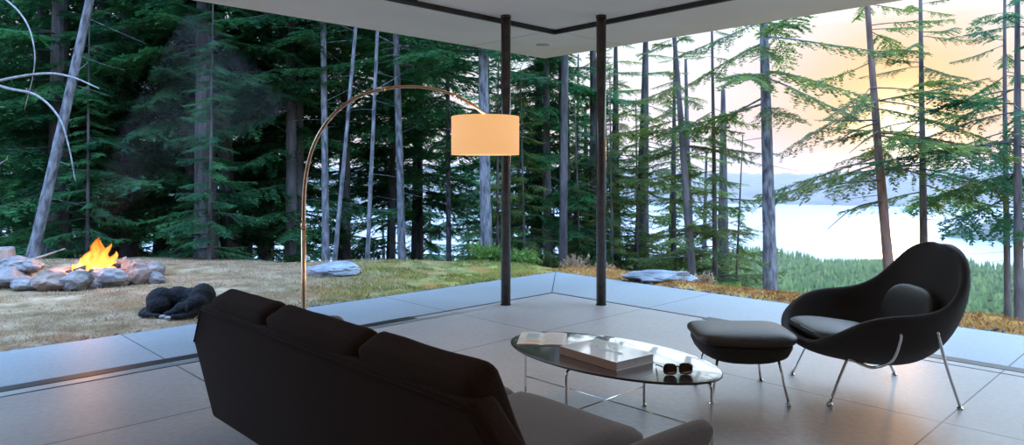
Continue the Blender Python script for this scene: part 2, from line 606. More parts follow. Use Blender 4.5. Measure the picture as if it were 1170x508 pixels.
def grid_mesh(name, xs, ys, fz, sink=None):
    X, Y = np.meshgrid(xs, ys)
    Z = fz(X, Y)
    V = np.stack([X, Y, Z], -1).reshape(-1, 3)
    nx, ny = len(xs), len(ys)
    i = np.arange(ny - 1)[:, None] * nx + np.arange(nx - 1)[None, :]
    Fq = np.stack([i, i + 1, i + nx + 1, i + nx], -1).reshape(-1, 4)
    return V, Fq


V_, F_ = grid_mesh('g', np.arange(-13, 9.5, .075), np.arange(1.5, 14.5, .075), terrain)
tag(link('ground_lawn', npmesh('ground_lawn', V_, F_), M['ground'], None, True), kind='structure')
an = np.radians(np.linspace(-70, 62, 200))
rr_ = np.concatenate([np.linspace(3, 20, 40), np.geomspace(21, 620, 110)])
A_, R_ = np.meshgrid(an, rr_)
X_ = R_ * np.sin(A_); Y_ = R_ * np.cos(A_)
Z_ = terrain(X_, Y_)
inside = (X_ > -12.6) & (X_ < 9.1) & (Y_ < 14.1)
Z_ = np.where(inside, Z_ - .5, Z_)
V_ = np.stack([X_, Y_, Z_], -1).reshape(-1, 3)
i_ = np.arange(len(rr_) - 1)[:, None] * len(an) + np.arange(len(an) - 1)[None, :]
F_ = np.stack([i_, i_ + 1, i_ + len(an) + 1, i_ + len(an)], -1).reshape(-1, 4)
tag(link('ground_hillside', npmesh('ground_hillside', V_, F_), M['ground'], None, True), kind='structure')

# the sound far below, hills on the far shore
WZ = -58.0
m = bpy.data.materials.new('calm_sound_water'); m.use_nodes = True
g = NT(m.node_tree)
p = g.n('ShaderNodeBsdfPrincipled', i_Roughness=0.22)
p.inputs['Base Color'].default_value = (0.25, 0.36, 0.48, 1)
p.inputs['Specular IOR Level'].default_value = 0.8
tc = g.n('ShaderNodeTexCoord')
nz = g.n('ShaderNodeTexNoise', i_Scale=0.05, i_Detail=4.0)
g.l(tc.outputs['Object'], nz.inputs['Vector'])
b = g.n('ShaderNodeBump', i_Strength=0.15, i_Distance=0.5)
g.l(nz.outputs[0], b.inputs['Height']); g.l(b.outputs[0], p.inputs['Normal'])
o_ = g.n('ShaderNodeOutputMaterial'); g.l(p.outputs[0], o_.inputs[0])
V_, F_ = grid_mesh('w', np.linspace(-3500, 5000, 30), np.linspace(120, 4500, 20), lambda X, Y: X * 0 + WZ)
tag(link('sound_water', npmesh('sound_water', V_, F_), m), kind='structure')


def hills(X, Y):
    sh = 1230 + 60 * np.sin(X / 210.) + 90 * np.sin(X / 530. + 1) - .10 * (X - 400)
    d = (Y - sh)
    rise = np.clip(d / 420., 0, 1)
    h = 66 * rise ** .7 * (1 + .16 * np.sin(X / 260. + 2) + .07 * fbm(X, Y, .012)) + 2.0 * fbm(X, Y, .09) * np.clip(d / 60, 0, 1)
    return np.where(d < 0, WZ - 3, WZ + h)


V_, F_ = grid_mesh('h', np.linspace(-1800, 2400, 420), np.linspace(1080, 2000, 90), hills)
tag(link('far_shore_hills', npmesh('far_shore_hills', V_, F_), M['hill'], None, True), kind='structure')


def island(X, Y):
    r = np.sqrt(((X - 520) / 115.) ** 2 + ((Y - 650) / 60.) ** 2)
    h = 24 * np.clip(1 - r, 0, 1) ** .6 + 1.6 * fbm(X, Y, .12) * (r < .9)
    return np.where(r < 1, WZ + h, WZ - 3)


V_, F_ = grid_mesh('i', np.linspace(395, 645, 120), np.linspace(580, 720, 60), island)
tag(link('island', npmesh('island', V_, F_), M['hill'], None, True), 'low wooded island in the bright water behind the right tree trunks', 'island')

# evening haze over the valley
m = bpy.data.materials.new('evening_haze'); m.use_nodes = True
g = NT(m.node_tree)
vs = g.n('ShaderNodeVolumeScatter')
vs.inputs['Color'].default_value = (0.29, 0.22, 0.29, 1)
vs.inputs['Density'].default_value = 0.0008
vs.inputs['Anisotropy'].default_value = 0.35
o_ = g.n('ShaderNodeOutputMaterial'); g.l(vs.outputs[0], o_.inputs['Volume'])
bm = bx((-1700, 70, -75), (2600, 2100, 40))
tag(obj('valley_haze', bm, m), 'pale evening haze lying over the sound and valley', 'haze', kind='stuff')

# ---------------------------------------------------------------- room shell
def wpoly(z, pts):
    return [(p[0], p[1], z) for p in pts]


def slab_poly(name, pts, z0, z1, m):
    bm = bmesh.new()
    a = [bm.verts.new((x, y, z1)) for x, y in pts]
    b = [bm.verts.new((x, y, z0)) for x, y in pts]
    bm.faces.new(a); bm.faces.new(b[::-1])
    n = len(pts)
    for i in range(n):
        bm.faces.new((a[i], b[i], b[(i + 1) % n], a[(i + 1) % n]))
    return tag(room(obj(name, bm, m)), kind='structure')


BU, BV = -9.0, -8.5
slab_poly('floor', [(BU, BV), (-.02, BV), (-.02, -.02), (BU, -.02)], -.25, 0, M['floor'])
EU, EV = 1.27, 1.10
slab_poly('terrace_slab', [(BU, 0), (0, 0), (0, BV), (EU, BV), (EU, EV), (BU, EV)], -.25, -.001, M['slab'])
slab_poly('ceiling', [(BU - .3, BV - .3), (1.36, BV - .3), (1.36, 1.40), (BU - .3, 1.40)], 2.973, 3.35, M['ceiling'])
slab_poly('wall_back', [(BU - .2, BV), (BU, BV), (BU, 0), (BU - .2, 0)], -.2, 2.973, M['wall'])
slab_poly('wall_right', [(BU, BV - .2), (0, BV - .2), (0, BV), (BU, BV)], -.2, 2.973, M['wall'])
slab_poly('wall_left', [(BU, -.1), (-7.2, -.1), (-7.2, .1), (BU, .1)], -.2, 2.973, M['wall'])
slab_poly('wall_front', [(-.1, BV), (.1, BV), (.1, -6.9), (-.1, -6.9)], -.2, 2.973, M['wall'])

tr = 0
def strip(us, vs, z0, z1, m):
    global tr
    tr += 1
    o = obj('trim_%d' % tr, bx((us[0], vs[0], z0), (us[1], vs[1], z1)), m)
    return tag(room(o), kind='structure')

# floor tracks: a narrow slot near the corner, a wide channel further out
strip((-2.0, .02), (-.03, .0), -.02, .002, M['track'])
strip((-7.2, -1.95), (-.10, .02), -.02, .003, M['track'])
strip((-7.2, -1.2), (-.205, -.12), -.02, .0015, M['alu'])
strip((-7.2, -3.0), (-.225, -.209), -.02, .002, M['track'])
strip((-.01, .02), (-2.0, .0), -.02, .002, M['track'])
strip((-.06, .06), (-6.9, -1.95), -.02, .003, M['track'])
strip((-.18, -.166), (-6.9, -2.4), -.02, .002, M['track'])
# the mitred joint from the track corner to the terrace corner
tr += 1
bm = bmesh.new()
dj = Vector((EU, EV, 0)).normalized(); nj = Vector((-dj.y, dj.x, 0)) * .004
q0, q1 = dj * .03, Vector((EU, EV, 0)) - dj * .01
lo_ = [bm.verts.new(p + Vector((0, 0, -.01))) for p in (q0 - nj, q1 - nj, q1 + nj, q0 + nj)]
hi_ = [bm.verts.new(p + Vector((0, 0, .0008))) for p in (q0 - nj, q1 - nj, q1 + nj, q0 + nj)]
bm.faces.new(hi_); bm.faces.new(lo_[::-1])
for k in range(4):
    bm.faces.new((lo_[k], lo_[(k + 1) % 4], hi_[(k + 1) % 4], hi_[k]))
tag(room(obj('trim_%d' % tr, bm, M['track'])), kind='structure')
# ceiling tracks: a double rail that turns the corner
CZ = 2.973
strip((-7.2, .05), (-.045, .0), CZ - .045, CZ + .01, M['track'])
strip((-7.2, .09), (.03, .05), CZ - .03, CZ + .01, M['track'])
strip((-7.2, .05), (.0, .03), CZ - .012, CZ + .01, M['alu'])
strip((.005, .05), (-6.9, .0), CZ - .045, CZ + .01, M['track'])
strip((.07, .09), (-6.9, .05), CZ - .03, CZ + .01, M['track'])
strip((.05, .07), (-6.9, .03), CZ - .012, CZ + .01, M['alu'])
strip((-7.2, -1.95), (-.105, -.045), CZ - .045, CZ + .01, M['track'])
# soffit joints
JM = mat('soffit_joint', (0.30, 0.30, 0.30), (0.33, 0.33, 0.33), 3, 0.9)
strip((.09, 1.36), (-.004, .004), CZ - .0015, CZ + .01, JM)
strip((-.004, .004), (.05, 1.40), CZ - .0015, CZ + .01, JM)

for n_, (u_, v_), lab in (('steel_column', (-.886, -.176), 'round dark bronze steel column on the left, behind the lampshade'),
                          ('steel_column', (-.180, -.857), 'round dark bronze steel column on the right of the pair')):
    t = empty(n_, R(u_, v_, 0), 0, lab, 'column', 'steel columns at the open corner')
    obj('shaft', tube([(0, 0, 0), (0, 0, CZ)], .05, 32), M['steel'], t, True)
    bm = add_lathe(bmesh.new(), [(.056, 0), (.056, .004), (.051, .006)], 32)
    obj('base_plate', bm, M['steel'], t)
    bm = add_lathe(bmesh.new(), [(.054, CZ - .03), (.054, CZ - .002)], 32)
    obj('cap_plate', bm, M['steel'], t)

# soffit downlight
pt = at(620, 51, 1)
s_ = (CZ - EYE) / (pt.z - EYE)
t = empty('recessed_downlight', (pt.x * s_, s_, CZ), 0, 'small round unlit recessed light in the corner of the soffit', 'light')
obj('trim_ring', add_lathe(bmesh.new(), [(.07, -.006), (.085, -.004), (.085, -.0005)], 32), mat('downlight_ring', (.32, .32, .32), (.35, .35, .35), 5, .6), t, True)

for k_, (u_, v_) in enumerate(((-6.6, -4.2), (-4.4, -6.6), (-7.4, -6.9))):
    p_ = R(u_, v_, 2.95)
    lo = area_light('room_fill', p_, .5, 9, (1.0, .74, .5))  # added fill without a fixture, warms floor and sofa against the blue sky

# ---------------------------------------------------------------- sofa (local x = u, y = v about its centre line)
SV = -2.95
sofa = empty('sofa', R(-4.1, SV, 0), UA, 'long dark brown fabric sofa seen from behind, at the bottom left of the photo', 'sofa')
# local x: 0 at u=-4.1
def panel(poly, thick, lean, zref, bev):
    """upright padded panel; poly in (y,z) ; x = x0 + lean*(z-zref)"""
    bm = bmesh.new()
    a = [bm.verts.new((0, y, z)) for y, z in poly]
    b = [bm.verts.new((thick, y, z)) for y, z in poly]
    bm.faces.new(a); bm.faces.new(b[::-1])
    n = len(poly)
    for i in range(n):
        bm.faces.new((a[i], a[(i + 1) % n], b[(i + 1) % n], b[i]))
    bmesh.ops.bevel(bm, geom=bm.edges[:], offset=bev, segments=4, profile=.5, affect='EDGES')
    for v in bm.verts:
        v.co.x += lean * (v.co.z - zref)
    return bm


back = panel([(-1.08, .14), (1.08, .14), (1.175, .52), (.99, .725), (-.99, .725), (-1.175, .52)], .10, -.16, .14, .022)
xform(back, Matrix.Translation((-.40, 0, 0)))
bk = obj('back_frame', back, M['sofa'], sofa, True)
def bx_at(z, off=0):
    return -.40 - .16 * (z - .14) + off
pts = [(bx_at(.55, -.004), -1.15, .53), (bx_at(.718, -.004), -.985, .712), (bx_at(.718, -.004), .985, .712), (bx_at(.55, -.004), 1.15, .53)]
dense = []
for a, b in zip(pts, pts[1:]):
    for k in range(8):
        dense.append(Vector(a).lerp(Vector(b), k / 8))
dense.append(Vector(pts[-1]))
obj('piping', tube([(p.x + .0, p.y * .985, p.z - .012) for p in dense], .004, 8), M['sofa'], bk, True)

base_ = bx((-.37, -1.06, .14), (.33, 1.06, .29), .02, 3)
obj('base_frame', base_, M['sofa'], sofa, True)
for s in (-1, 1):
    # flared padded arm: profile in (y,z) swept along x
    prof = [(1.06, .15), (1.245, .50), (1.235, .535), (1.20, .55), (1.165, .53), (1.12, .45), (1.03, .30), (1.02, .16)]
    bm = bmesh.new()
    rings = []
    for x, sc2, dz in ((-.395, .92, 0), (-.37, 1, 0), (0, 1, -.002), (.31, 1, -.008), (.35, .96, -.012), (.375, .8, -.016)):
        cyy = sum(p[0] for p in prof) / len(prof); czz = sum(p[1] for p in prof) / len(prof)
        rings.append([bm.verts.new((x + .10 * (z - .2) * (1 if x > 0 else 0), s * (cyy + (y - cyy) * sc2), czz + (z - czz) * sc2 + dz * 2)) for y, z in prof])
    n = len(prof)
    for A, B in zip(rings, rings[1:]):
        for k in range(n):
            bm.faces.new((A[k], A[(k + 1) % n], B[(k + 1) % n], B[k]))
    bm.faces.new(rings[0]); bm.faces.new(rings[-1])
    o = obj('armrest', bm, M['seatwool'], sofa, True)
    md = o.modifiers.new('s', 'SUBSURF'); md.levels = md.render_levels = 2

cw = .66
for i in range(3):
    yc = (i - 1) * cw
    b0, b1 = ((-.985, -.375), (-.375, .33), (.33, .90))[i]
    bm = rbox(.66, cw - .008, .15, .045, (.01, .004, .016), wob=.006, seed=i)
    xform(bm, Matrix.Translation((.03, yc, .362)))
    obj('seat_cushion', bm, M['seatwool'], sofa, True)
    bm = rbox(.13, b1 - b0 - .006, .43, .032, (.012, .003, .006), wob=.006, seed=i + 7)
    Mx = Matrix.Translation((-.345, (b0 + b1) / 2, .592)) @ Matrix.Rotation(-.43, 4, 'Y')
    xform(bm, Mx)
    obj('back_cushion', bm, M['sofa'], sofa, True)
for x in (-.22, .24):
    for y in (-.93, .93):
        bm = tube([(x, y, 0), (x, y, .145)], [.011, .02], 14)
        obj('leg', bm, M['legwood'], sofa, True)

# ---------------------------------------------------------------- oval coffee table (local x = u, y = v)
TZ = .362
TU, TV = -2.80, -3.005
ta, tb = .365, .665
table = empty('coffee_table', R(TU, TV, 0), UA, 'low oval coffee table with dark glossy top and thin chrome rod legs', 'table')
bm = bmesh.new()
N = 96
rings = []
for sc2, z in ((.2, TZ - .0035), (.9, TZ - .003), (.955, TZ - .001), (.985, TZ)):
    rings.append([bm.verts.new((ta * sc2 * math.cos(2 * PI * k / N), (tb - ta * (1 - sc2)) * math.sin(2 * PI * k / N) if sc2 > .5 else tb * sc2 * math.sin(2 * PI * k / N), z)) for k in range(N)])
for A, B in zip(rings, rings[1:]):
    for k in range(N):
        bm.faces.new((A[k], A[(k + 1) % N], B[(k + 1) % N], B[k]))
bm.faces.new(rings[0])
obj('table_top', bm, M['tabletop'], table, True)
bm = bmesh.new()
rings = []
for (a_, b_), z in (((ta * .985, tb - ta * .015), TZ), ((ta, tb), TZ - .002), ((ta, tb), TZ - .009), ((ta * .94, tb - ta * .06), TZ - .016), ((ta * .3, tb * .3), TZ - .016)):
    rings.append([bm.verts.new((a_ * math.cos(2 * PI * k / N), b_ * math.sin(2 * PI * k / N), z)) for k in range(N)])
for A, B in zip(rings, rings[1:]):
    for k in range(N):
        bm.faces.new((A[k], A[(k + 1) % N], B[(k + 1) % N], B[k]))
bm.faces.new(rings[-1])
obj('table_edge', bm, M['edge'], table, True)
for dx, dy, L in ((1, 0, ta - .025), (-1, 0, ta - .025), (0, 1, tb - .03), (0, -1, tb - .03)):
    q = L - .03
    path = [(0.02 * dx, .02 * dy, TZ - .024), (q * dx, q * dy, TZ - .024), ((L - .008) * dx, (L - .008) * dy, TZ - .032), (L * dx, L * dy, TZ - .055), (L * dx, L * dy, .2), (L * dx, L * dy, .008)]
    lg = obj('leg', tube(path, .0075, 12), M['chrome'], table, True)
    bm = add_lathe(bmesh.new(), [(.014, 0), (.015, .006), (.008, .012)], 16, (L * dx, L * dy, 0))
    obj('foot', bm, M['chrome'], lg, True)
for a_, b_ in (((0, -(tb - .03), .108), (0, tb - .03, .108)), ((-(ta - .025), 0, .1125), (ta - .025, 0, .1125))):
    obj('stretcher', tube([a_, b_], .0038, 8), M['chrome'], table, True)

# book on the table
def quad_frame(pp, z):
    """centre, axes of a rectangle given by four photo points lying at height z"""
    q = [on(x, y, z) for x, y in pp]
    return q


TB = TZ - .0028
q = quad_frame([(641, 396), (681, 385.5), (745, 403.5), (707, 414)], TB + .045)
cen = sum(q, Vector()) / 4
ax = ((q[2] - q[1]) + (q[3] - q[0])) / 2      # long-ish side
ay = ((q[1] - q[0]) + (q[2] - q[3])) / 2
w_, h_ = ax.length, ay.length
rz = math.atan2(ax.y, ax.x)
book = empty('book', (cen.x, cen.y, TB + .0003), rz, 'thick closed hardcover book with a pale cover lying on the coffee table', 'book')
hw, hh = w_ / 2, h_ / 2
obj('page_block', bx((-hw + .006, -hh + .004, .003), (hw - .006, hh - .006, .042)), M['pagew'], book)
obj('front_cover', bx((-hw, -hh, .042), (hw, hh, .045), .0008, 1), M['board'], book)
obj('back_cover', bx((-hw, -hh, 0), (hw, hh, .003), .0008, 1), M['board'], book)
obj('spine', bx((-hw, -hh - .002, .0), (hw, -hh + .004, .0445), .001, 1), M['pages'], book)
bm = bmesh.new()
n_ = 24
top = [bm.verts.new((-hw * .55 + hw * 1.1 * k / n_, hh * (.10 + .22 * math.sin(k * .27) * noise.noise(Vector((k * .2, 0, 0)))), .0453)) for k in range(n_ + 1)]
bot = [bm.verts.new((-hw * .55 + hw * 1.1 * k / n_, hh * (-.16 + .10 * math.sin(k * .4)), .0453)) for k in range(n_ + 1)]
for k in range(n_):
    bm.faces.new((bot[k], bot[k + 1], top[k + 1], top[k]))
obj('cover_print', bm, mat('grey_blue_print', (.42, .47, .54), (.62, .66, .72), 14, .45), book)

# open magazine
q = quad_frame([(594, 379), (648, 380.5), (646.5, 394), (591.5, 393)], TB + .004)
cen = sum(q, Vector()) / 4
ax = ((q[1] - q[0]) + (q[2] - q[3])) / 2
ay = ((q[0] - q[3]) + (q[1] - q[2])) / 2
w_, h_ = ax.length, ay.length
mag = empty('magazine', (cen.x, cen.y, TB + .0003), math.atan2(ax.y, ax.x), 'open printed magazine lying flat near the far end of the coffee table', 'magazine')
def mag_z(t):
    return .0015 + .006 * abs(math.sin(PI * t)) ** .5
bm = bmesh.new()
rows = []
nn = 20
for j in range(2):
    rows.append([bm.verts.new((-w_ / 2 + w_ * k / nn, (-h_ / 2, h_ / 2)[j], mag_z((k / nn) * 2 % 1 if k < nn else 0))) for k in range(nn + 1)])
low = [[bm.verts.new((v.co.x, v.co.y, 0)) for v in r] for r in rows]
for k in range(nn):
    bm.faces.new((rows[0][k], rows[0][k + 1], rows[1][k + 1], rows[1][k]))
    bm.faces.new((low[0][k + 1], low[0][k], low[1][k], low[1][k + 1]))
    bm.faces.new((low[0][k], low[0][k + 1], rows[0][k + 1], rows[0][k]))
    bm.faces.new((rows[1][k], rows[1][k + 1], low[1][k + 1], low[1][k]))
obj('pages', bm, M['paper'], mag)
for nm, x0, x1, y0, y1, cc in (('printed_photo', -.34, -.08, .02, .36, (.28, .38, .48)), ('printed_photo', -.34, -.02, -.36, -.18, (.58, .42, .24)), ('printed_photo', -.34, -.10, -.12, -.02, (.40, .46, .46)), ('printed_text', .06, .42, -.36, .36, (.50, .48, .46))):
    bm = bmesh.new()
    r0 = []; r1 = []
    for k in range(9):
        t = x0 + (x1 - x0) * k / 8
        z = mag_z(((t + .5) * 2) % 1) + .0012
        r0.append(bm.verts.new((t * w_, y0 * h_, z))); r1.append(bm.verts.new((t * w_, y1 * h_, z)))
    for k in range(8):
        bm.faces.new((r0[k], r0[k + 1], r1[k + 1], r1[k]))
    obj(nm, bm, mat('ink_' + nm, cc, tuple(min(1, x * 1.4) for x in cc), 60, .5, stretch=(1, 4, 1)), mag)

# sunglasses
pc = on(774, 424, TB + .015)
gl_scale = 1.2
gl = empty('sunglasses', (pc.x, pc.y, TB + .0004), math.radians(6), 'brown tortoiseshell sunglasses lying on the coffee table', 'sunglasses')
for s in (-1, 1):
    prof = []
    for k in range(24):
        t = 2 * PI * k / 24
        x = .026 * math.copysign(abs(math.cos(t)) ** .7, math.cos(t)); z = .021 * math.copysign(abs(math.sin(t)) ** .7, math.sin(t))
        prof.append(Vector((s * .033 + x, -.006 * abs(x + s * s * .01) / .026, .0235 + z)))
    bm = bmesh.new()
    add_tube(bm, prof + [prof[0]], .0028, 8)
    obj('lens_frame', bm, M['tort'], gl, True)
    bm = bmesh.new()
    f = [bm.verts.new(p) for p in prof]; f2 = [bm.verts.new(p + Vector((0, .0015, 0))) for p in prof]
    bm.faces.new(f); bm.faces.new(f2[::-1])
    for k in range(24):
        bm.faces.new((f[k], f2[k], f2[(k + 1) % 24], f[(k + 1) % 24]))
    obj('lens', bm, M['lens'], gl)
    obj('temple', tube(smooth_path([(s * .064, 0, .033), (s * .067, .03, .030), (s * .06, .08, .02), (s * .052, .12, .006)], 5), .0028, 8), M['tort'], gl, True)
gl.scale = (gl_scale,) * 3
obj('bridge', tube(smooth_path([(-.01, 0, .030), (0, -.002, .034), (.01, 0, .030)], 4), .0025, 8), M['tort'], gl, True)

# ---- lounge chair; local +x = forward
def shell_surface(name, rows, nseg, thick, m, parent, pw=.55):
    """rows: list of (centre (x,z), rim (x,y,z), control (x,y,z) ) from front lip over the seat to the back top"""
    grid = []
    for cpt, rim, ctl in rows:
        c = Vector((cpt[0], 0, cpt[1])); r = Vector(rim); q = Vector(ctl)
        line = []
        for k in range(-nseg, nseg + 1):
            t = abs(k) / nseg
            p = c * (1 - t) ** 2 + q * 2 * t * (1 - t) + r * t * t
            p = Vector((p.x, p.y * (1 if k >= 0 else -1), p.z))
            line.append(p)
        grid.append(line)
    bm = bmesh.new()
    vs = [[bm.verts.new(p) for p in l] for l in grid]
    for i in range(len(vs) - 1):
        for k in range(2 * nseg):
            bm.faces.new((vs[i][k], vs[i][k + 1], vs[i + 1][k + 1], vs[i + 1][k]))
    o = obj(name, bm, m, parent, True)
    a = o.modifiers.new('solid', 'SOLIDIFY'); a.thickness = thick; a.offset = 0
    b = o.modifiers.new('sub', 'SUBSURF'); b.levels = b.render_levels = 2
    return o


CC = Vector((2.225, 4.385, 0))
ch = empty('lounge_chair', CC, PI - math.radians(1.5), 'dark upholstered bucket lounge chair with a high rounded back and chrome legs', 'chair')
# (centre x,z) , rim(x,y,z), control (x,y,z)
rows = [
    ((.475, .345), (.40, .29, .385), (.465, .20, .335)),
    ((.43, .30), (.36, .385, .435), (.43, .35, .285)),
    ((.30, .255), (.24, .455, .525), (.30, .435, .25)),
    ((.14, .225), (.09, .485, .560), (.13, .475, .225)),
    ((.0, .205), (-.05, .49, .565), (-.01, .485, .21)),
    ((-.13, .205), (-.17, .48, .585), (-.15, .475, .225)),
    ((-.235, .26), (-.27, .455, .64), (-.26, .455, .30)),
    ((-.31, .38), (-.35, .41, .735), (-.35, .425, .42)),
    ((-.36, .53), (-.40, .335, .83), (-.40, .37, .56)),
    ((-.40, .67), (-.425, .25, .885), (-.43, .285, .72)),
    ((-.43, .80), (-.44, .15, .912), (-.44, .18, .84)),
    ((-.448, .918), (-.445, .07, .919), (-.446, .04, .92)),
]
shell_surface('shell', rows, 7, .055, M['chairfab'], ch)
# rolled rim
# seat cushion
bm = pillow(.58, .60, .13, .62, 36, 16, crown=.15)
xform(bm, Matrix.Translation((.135, 0, .345)) @ Matrix.Rotation(-.14, 4, 'Y'))
sc_o = obj('seat_cushion', bm, M['leather'], ch, True)
ring = [Vector((.135, 0, .345)) + Matrix.Rotation(-.14, 3, 'Y') @ Vector((.287 * math.copysign(abs(math.cos(t)) ** .5, math.cos(t)), .297 * math.copysign(abs(math.sin(t)) ** .5, math.sin(t)), .012)) for t in [2 * PI * k / 48 for k in range(49)]]
obj('piping', tube(ring, .005, 8), M['leather'], sc_o, True)
bm = pillow(.10, .54, .31, .5, 40, 18, crown=.08)
xform(bm, Matrix.Translation((-.255, 0, .49)) @ Matrix.Rotation(-.34, 4, 'Y'))
obj('back_cushion', bm, M['leather'], ch, True)

Mi = ch.matrix_basis.inverted() if False else (Matrix.Translation(CC) @ Matrix.Rotation(PI - math.radians(1.5), 4, 'Z')).inverted()
def loc(px, py, z=0):
    return Mi @ on(px, py, z)
def footpad(parent, x, y):
    obj('foot_pad', add_lathe(bmesh.new(), [(.018, 0), (.019, .004), (.016, .009), (.009, .013), (.008, .02)], 18, (x, y, 0)), M['chrome'], parent, True)
fn, rn, ff, rf_ = loc(948, 462), loc(1097, 467), loc(905, 428), loc(1022, 428)
for s, fr, re in ((1 if fn.y > 0 else -1, fn, rn), (1 if ff.y > 0 else -1, ff, rf_)):
    # front leg: foot up to the seat rail, under the shell and up the flank
    path = smooth_path([(fr.x, fr.y, .012), (fr.x - .10, fr.y - s * .02, .235), (fr.x - .13, fr.y - s * .02, .262), (fr.x - .17, fr.y + s * .02, .245),
                        (fr.x - .23, fr.y + s * .06, .235), (fr.x - .29, s * .44, .30), (fr.x - .31, s * .485, .42), (fr.x - .31, s * .49, .46)], 6)
    lg = obj('leg', tube(path, .0085, 12), M['chrome'], ch, True)
    footpad(lg, fr.x, fr.y)
    path = smooth_path([(re.x, re.y, .012), (re.x + .10, re.y + s * .05, .24), (re.x + .2, s * .48, .47)], 6)
    lg = obj('leg', tube(path, .0085, 12), M['chrome'], ch, True)
    footpad(lg, re.x, re.y)
obj('seat_rail', tube(smooth_path([(fn.x - .17, fn.y * .9, .245), (fn.x - .19, 0, .20), (ff.x - .17, ff.y * .9, .245)], 8), .0085, 12), M['chrome'], ch, True)

# ottoman
OC = Vector((1.415, 4.35, 0))
ot = empty('ottoman', OC, math.radians(-3), 'dark leather ottoman on chrome legs in front of the lounge chair', 'ottoman')
Mo = (Matrix.Translation(OC) @ Matrix.Rotation(math.radians(-3), 4, 'Z')).inverted()
bm = bmesh.new()
N = 40
rings = []
def sq(t, a, b, e=.55):
    return (a * math.copysign(abs(math.cos(t)) ** e, math.cos(t)), b * math.copysign(abs(math.sin(t)) ** e, math.sin(t)))
for f, z in ((.5, .225), (.80, .228), (.93, .245), (1.0, .285), (1.0, .315), (.95, .33), (.6, .335)):
    rings.append([bm.verts.new((*sq(2 * PI * k / N, .285 * f, .25 * f), z + .03 * (sq(2 * PI * k / N, f, f)[0]) ** 2 - .012 * (sq(2 * PI * k / N, f, f)[1]) ** 2)) for k in range(N)])
for A, B in zip(rings, rings[1:]):
    for k in range(N):
        bm.faces.new((A[k], A[(k + 1) % N], B[(k + 1) % N], B[k]))
bm.faces.new(rings[0]); bm.faces.new(rings[-1])
obj('shell', bm, M['chairfab'], ot, True)
bm = pillow(.60, .52, .11, .55, 40, 18, crown=.16)
for v in bm.verts:
    v.co.z += .02 * (v.co.x / .32) ** 2
xform(bm, Matrix.Translation((0, 0, .350)))
c_ = obj('cushion', bm, M['ottleather'], ot, True)
for (px_, py_) in ((901, 463), (869, 434.5), (794.5, 439.5), (813, 461)):
    f = Mo @ on(px_, py_)
    lg = obj('leg', tube([(f.x, f.y, .01), (f.x * .80, f.y * .80, .255)], .0075, 12), M['chrome'], ot, True)
    footpad(lg, f.x, f.y)

# ---------------------------------------------------------------- arc lamp
LB = Vector((-.297 * 4.98, 4.98, 0))
sh_c = at(554.5, 155, 4.72)
lamp = empty('arc_floor_lamp', LB, 0, 'tall arc floor lamp with a glowing cream drum shade behind the sofa', 'lamp')
obj('base', add_lathe(bmesh.new(), [(.17, 0), (.175, .006), (.175, .03), (.165, .038), (.03, .042)], 48), M['brass'], lamp, True)
pp = []
ysq = np.linspace(0, 1, 2)
tp = [(347, 258), (347.5, 225), (350, 198), (357, 170), (369, 146), (386, 126), (408, 111), (434, 102.5), (462, 99), (490, 100.5), (515, 107), (537, 118), (554, 130)]
wpts = [Vector((0, 0, .03)), Vector((0, 0, .5))]
for k, (x, y) in enumerate(tp):
    f_ = (x - 347) / (554 - 347)
    Yd = 4.98 + (4.72 - 4.98) * f_
    wpts.append(at(x, y, Yd) - LB)
sp_ = smooth_path(wpts[1:], 6)
low_pole = obj('pole', tube([(0, 0, .03), (0, 0, .42), sp_[6]], .0175, 20), M['brass'], lamp, True)
n_ = len(sp_)
arm = obj('arm', tube(sp_[6:], [.0145 + (.0085 - .0145) * k / (n_ - 7) for k in range(n_ - 6)], 16), M['brass'], lamp, True)
obj('collar', tube([sp_[6] + Vector((0, 0, -.02)), sp_[6] + Vector((0, 0, .02))], .020, 20), M['brass'], lamp, True)
for fr_ in (.42, .63, .86):
    k = int(n_ * fr_)
    d = (sp_[k + 1] - sp_[k]).normalized()
    obj('joint_ring', tube([sp_[k] - d * .012, sp_[k] + d * .012], .0155, 16), M['brass'], lamp, True)

m = bpy.data.materials.new('lit_linen_shade'); m.use_nodes = True
g = NT(m.node_tree)
tc = g.n('ShaderNodeTexCoord')
nz = g.n('ShaderNodeTexNoise', i_Scale=60.0, i_Detail=3.0)
mp = g.n('ShaderNodeMapping'); mp.inputs['Scale'].default_value = (1, 1, 6)
g.l(tc.outputs['Object'], mp.inputs[0]); g.l(mp.outputs[0], nz.inputs['Vector'])
cc = g.ramp(nz.outputs[0], [(0.3, (0.86, 0.43, 0.165)), (0.7, (0.98, 0.53, 0.22))])
em = g.n('ShaderNodeEmission', i_Strength=0.80); g.l(cc, em.inputs[0])
df = g.n('ShaderNodeBsdfDiffuse'); df.inputs[0].default_value = (.55, .42, .3, 1)
ads = g.n('ShaderNodeAddShader'); g.l(em.outputs[0], ads.inputs[0]); g.l(df.outputs[0], ads.inputs[1])
o_ = g.n('ShaderNodeOutputMaterial'); g.l(ads.outputs[0], o_.inputs[0])
M['shade'] = m
m = bpy.data.materials.new('lit_diffuser'); m.use_nodes = True
g = NT(m.node_tree)
em = g.n('ShaderNodeEmission', i_Strength=1.8); em.inputs[0].default_value = (1, .78, .45, 1)
o_ = g.n('ShaderNodeOutputMaterial'); g.l(em.outputs[0], o_.inputs[0])
M['diff'] = m
shc = sh_c - LB
bm = bmesh.new()
rad, hh = .228, .128
rings = []
for r, z in ((rad - .004, -hh + .002), (rad, -hh), (rad, hh), (rad - .004, hh), (rad - .006, hh - .004), (rad - .006, -hh + .004)):
    rings.append([bm.verts.new((shc.x + r * math.cos(2 * PI * k / 64), shc.y + r * math.sin(2 * PI * k / 64), shc.z + z)) for k in range(64)])
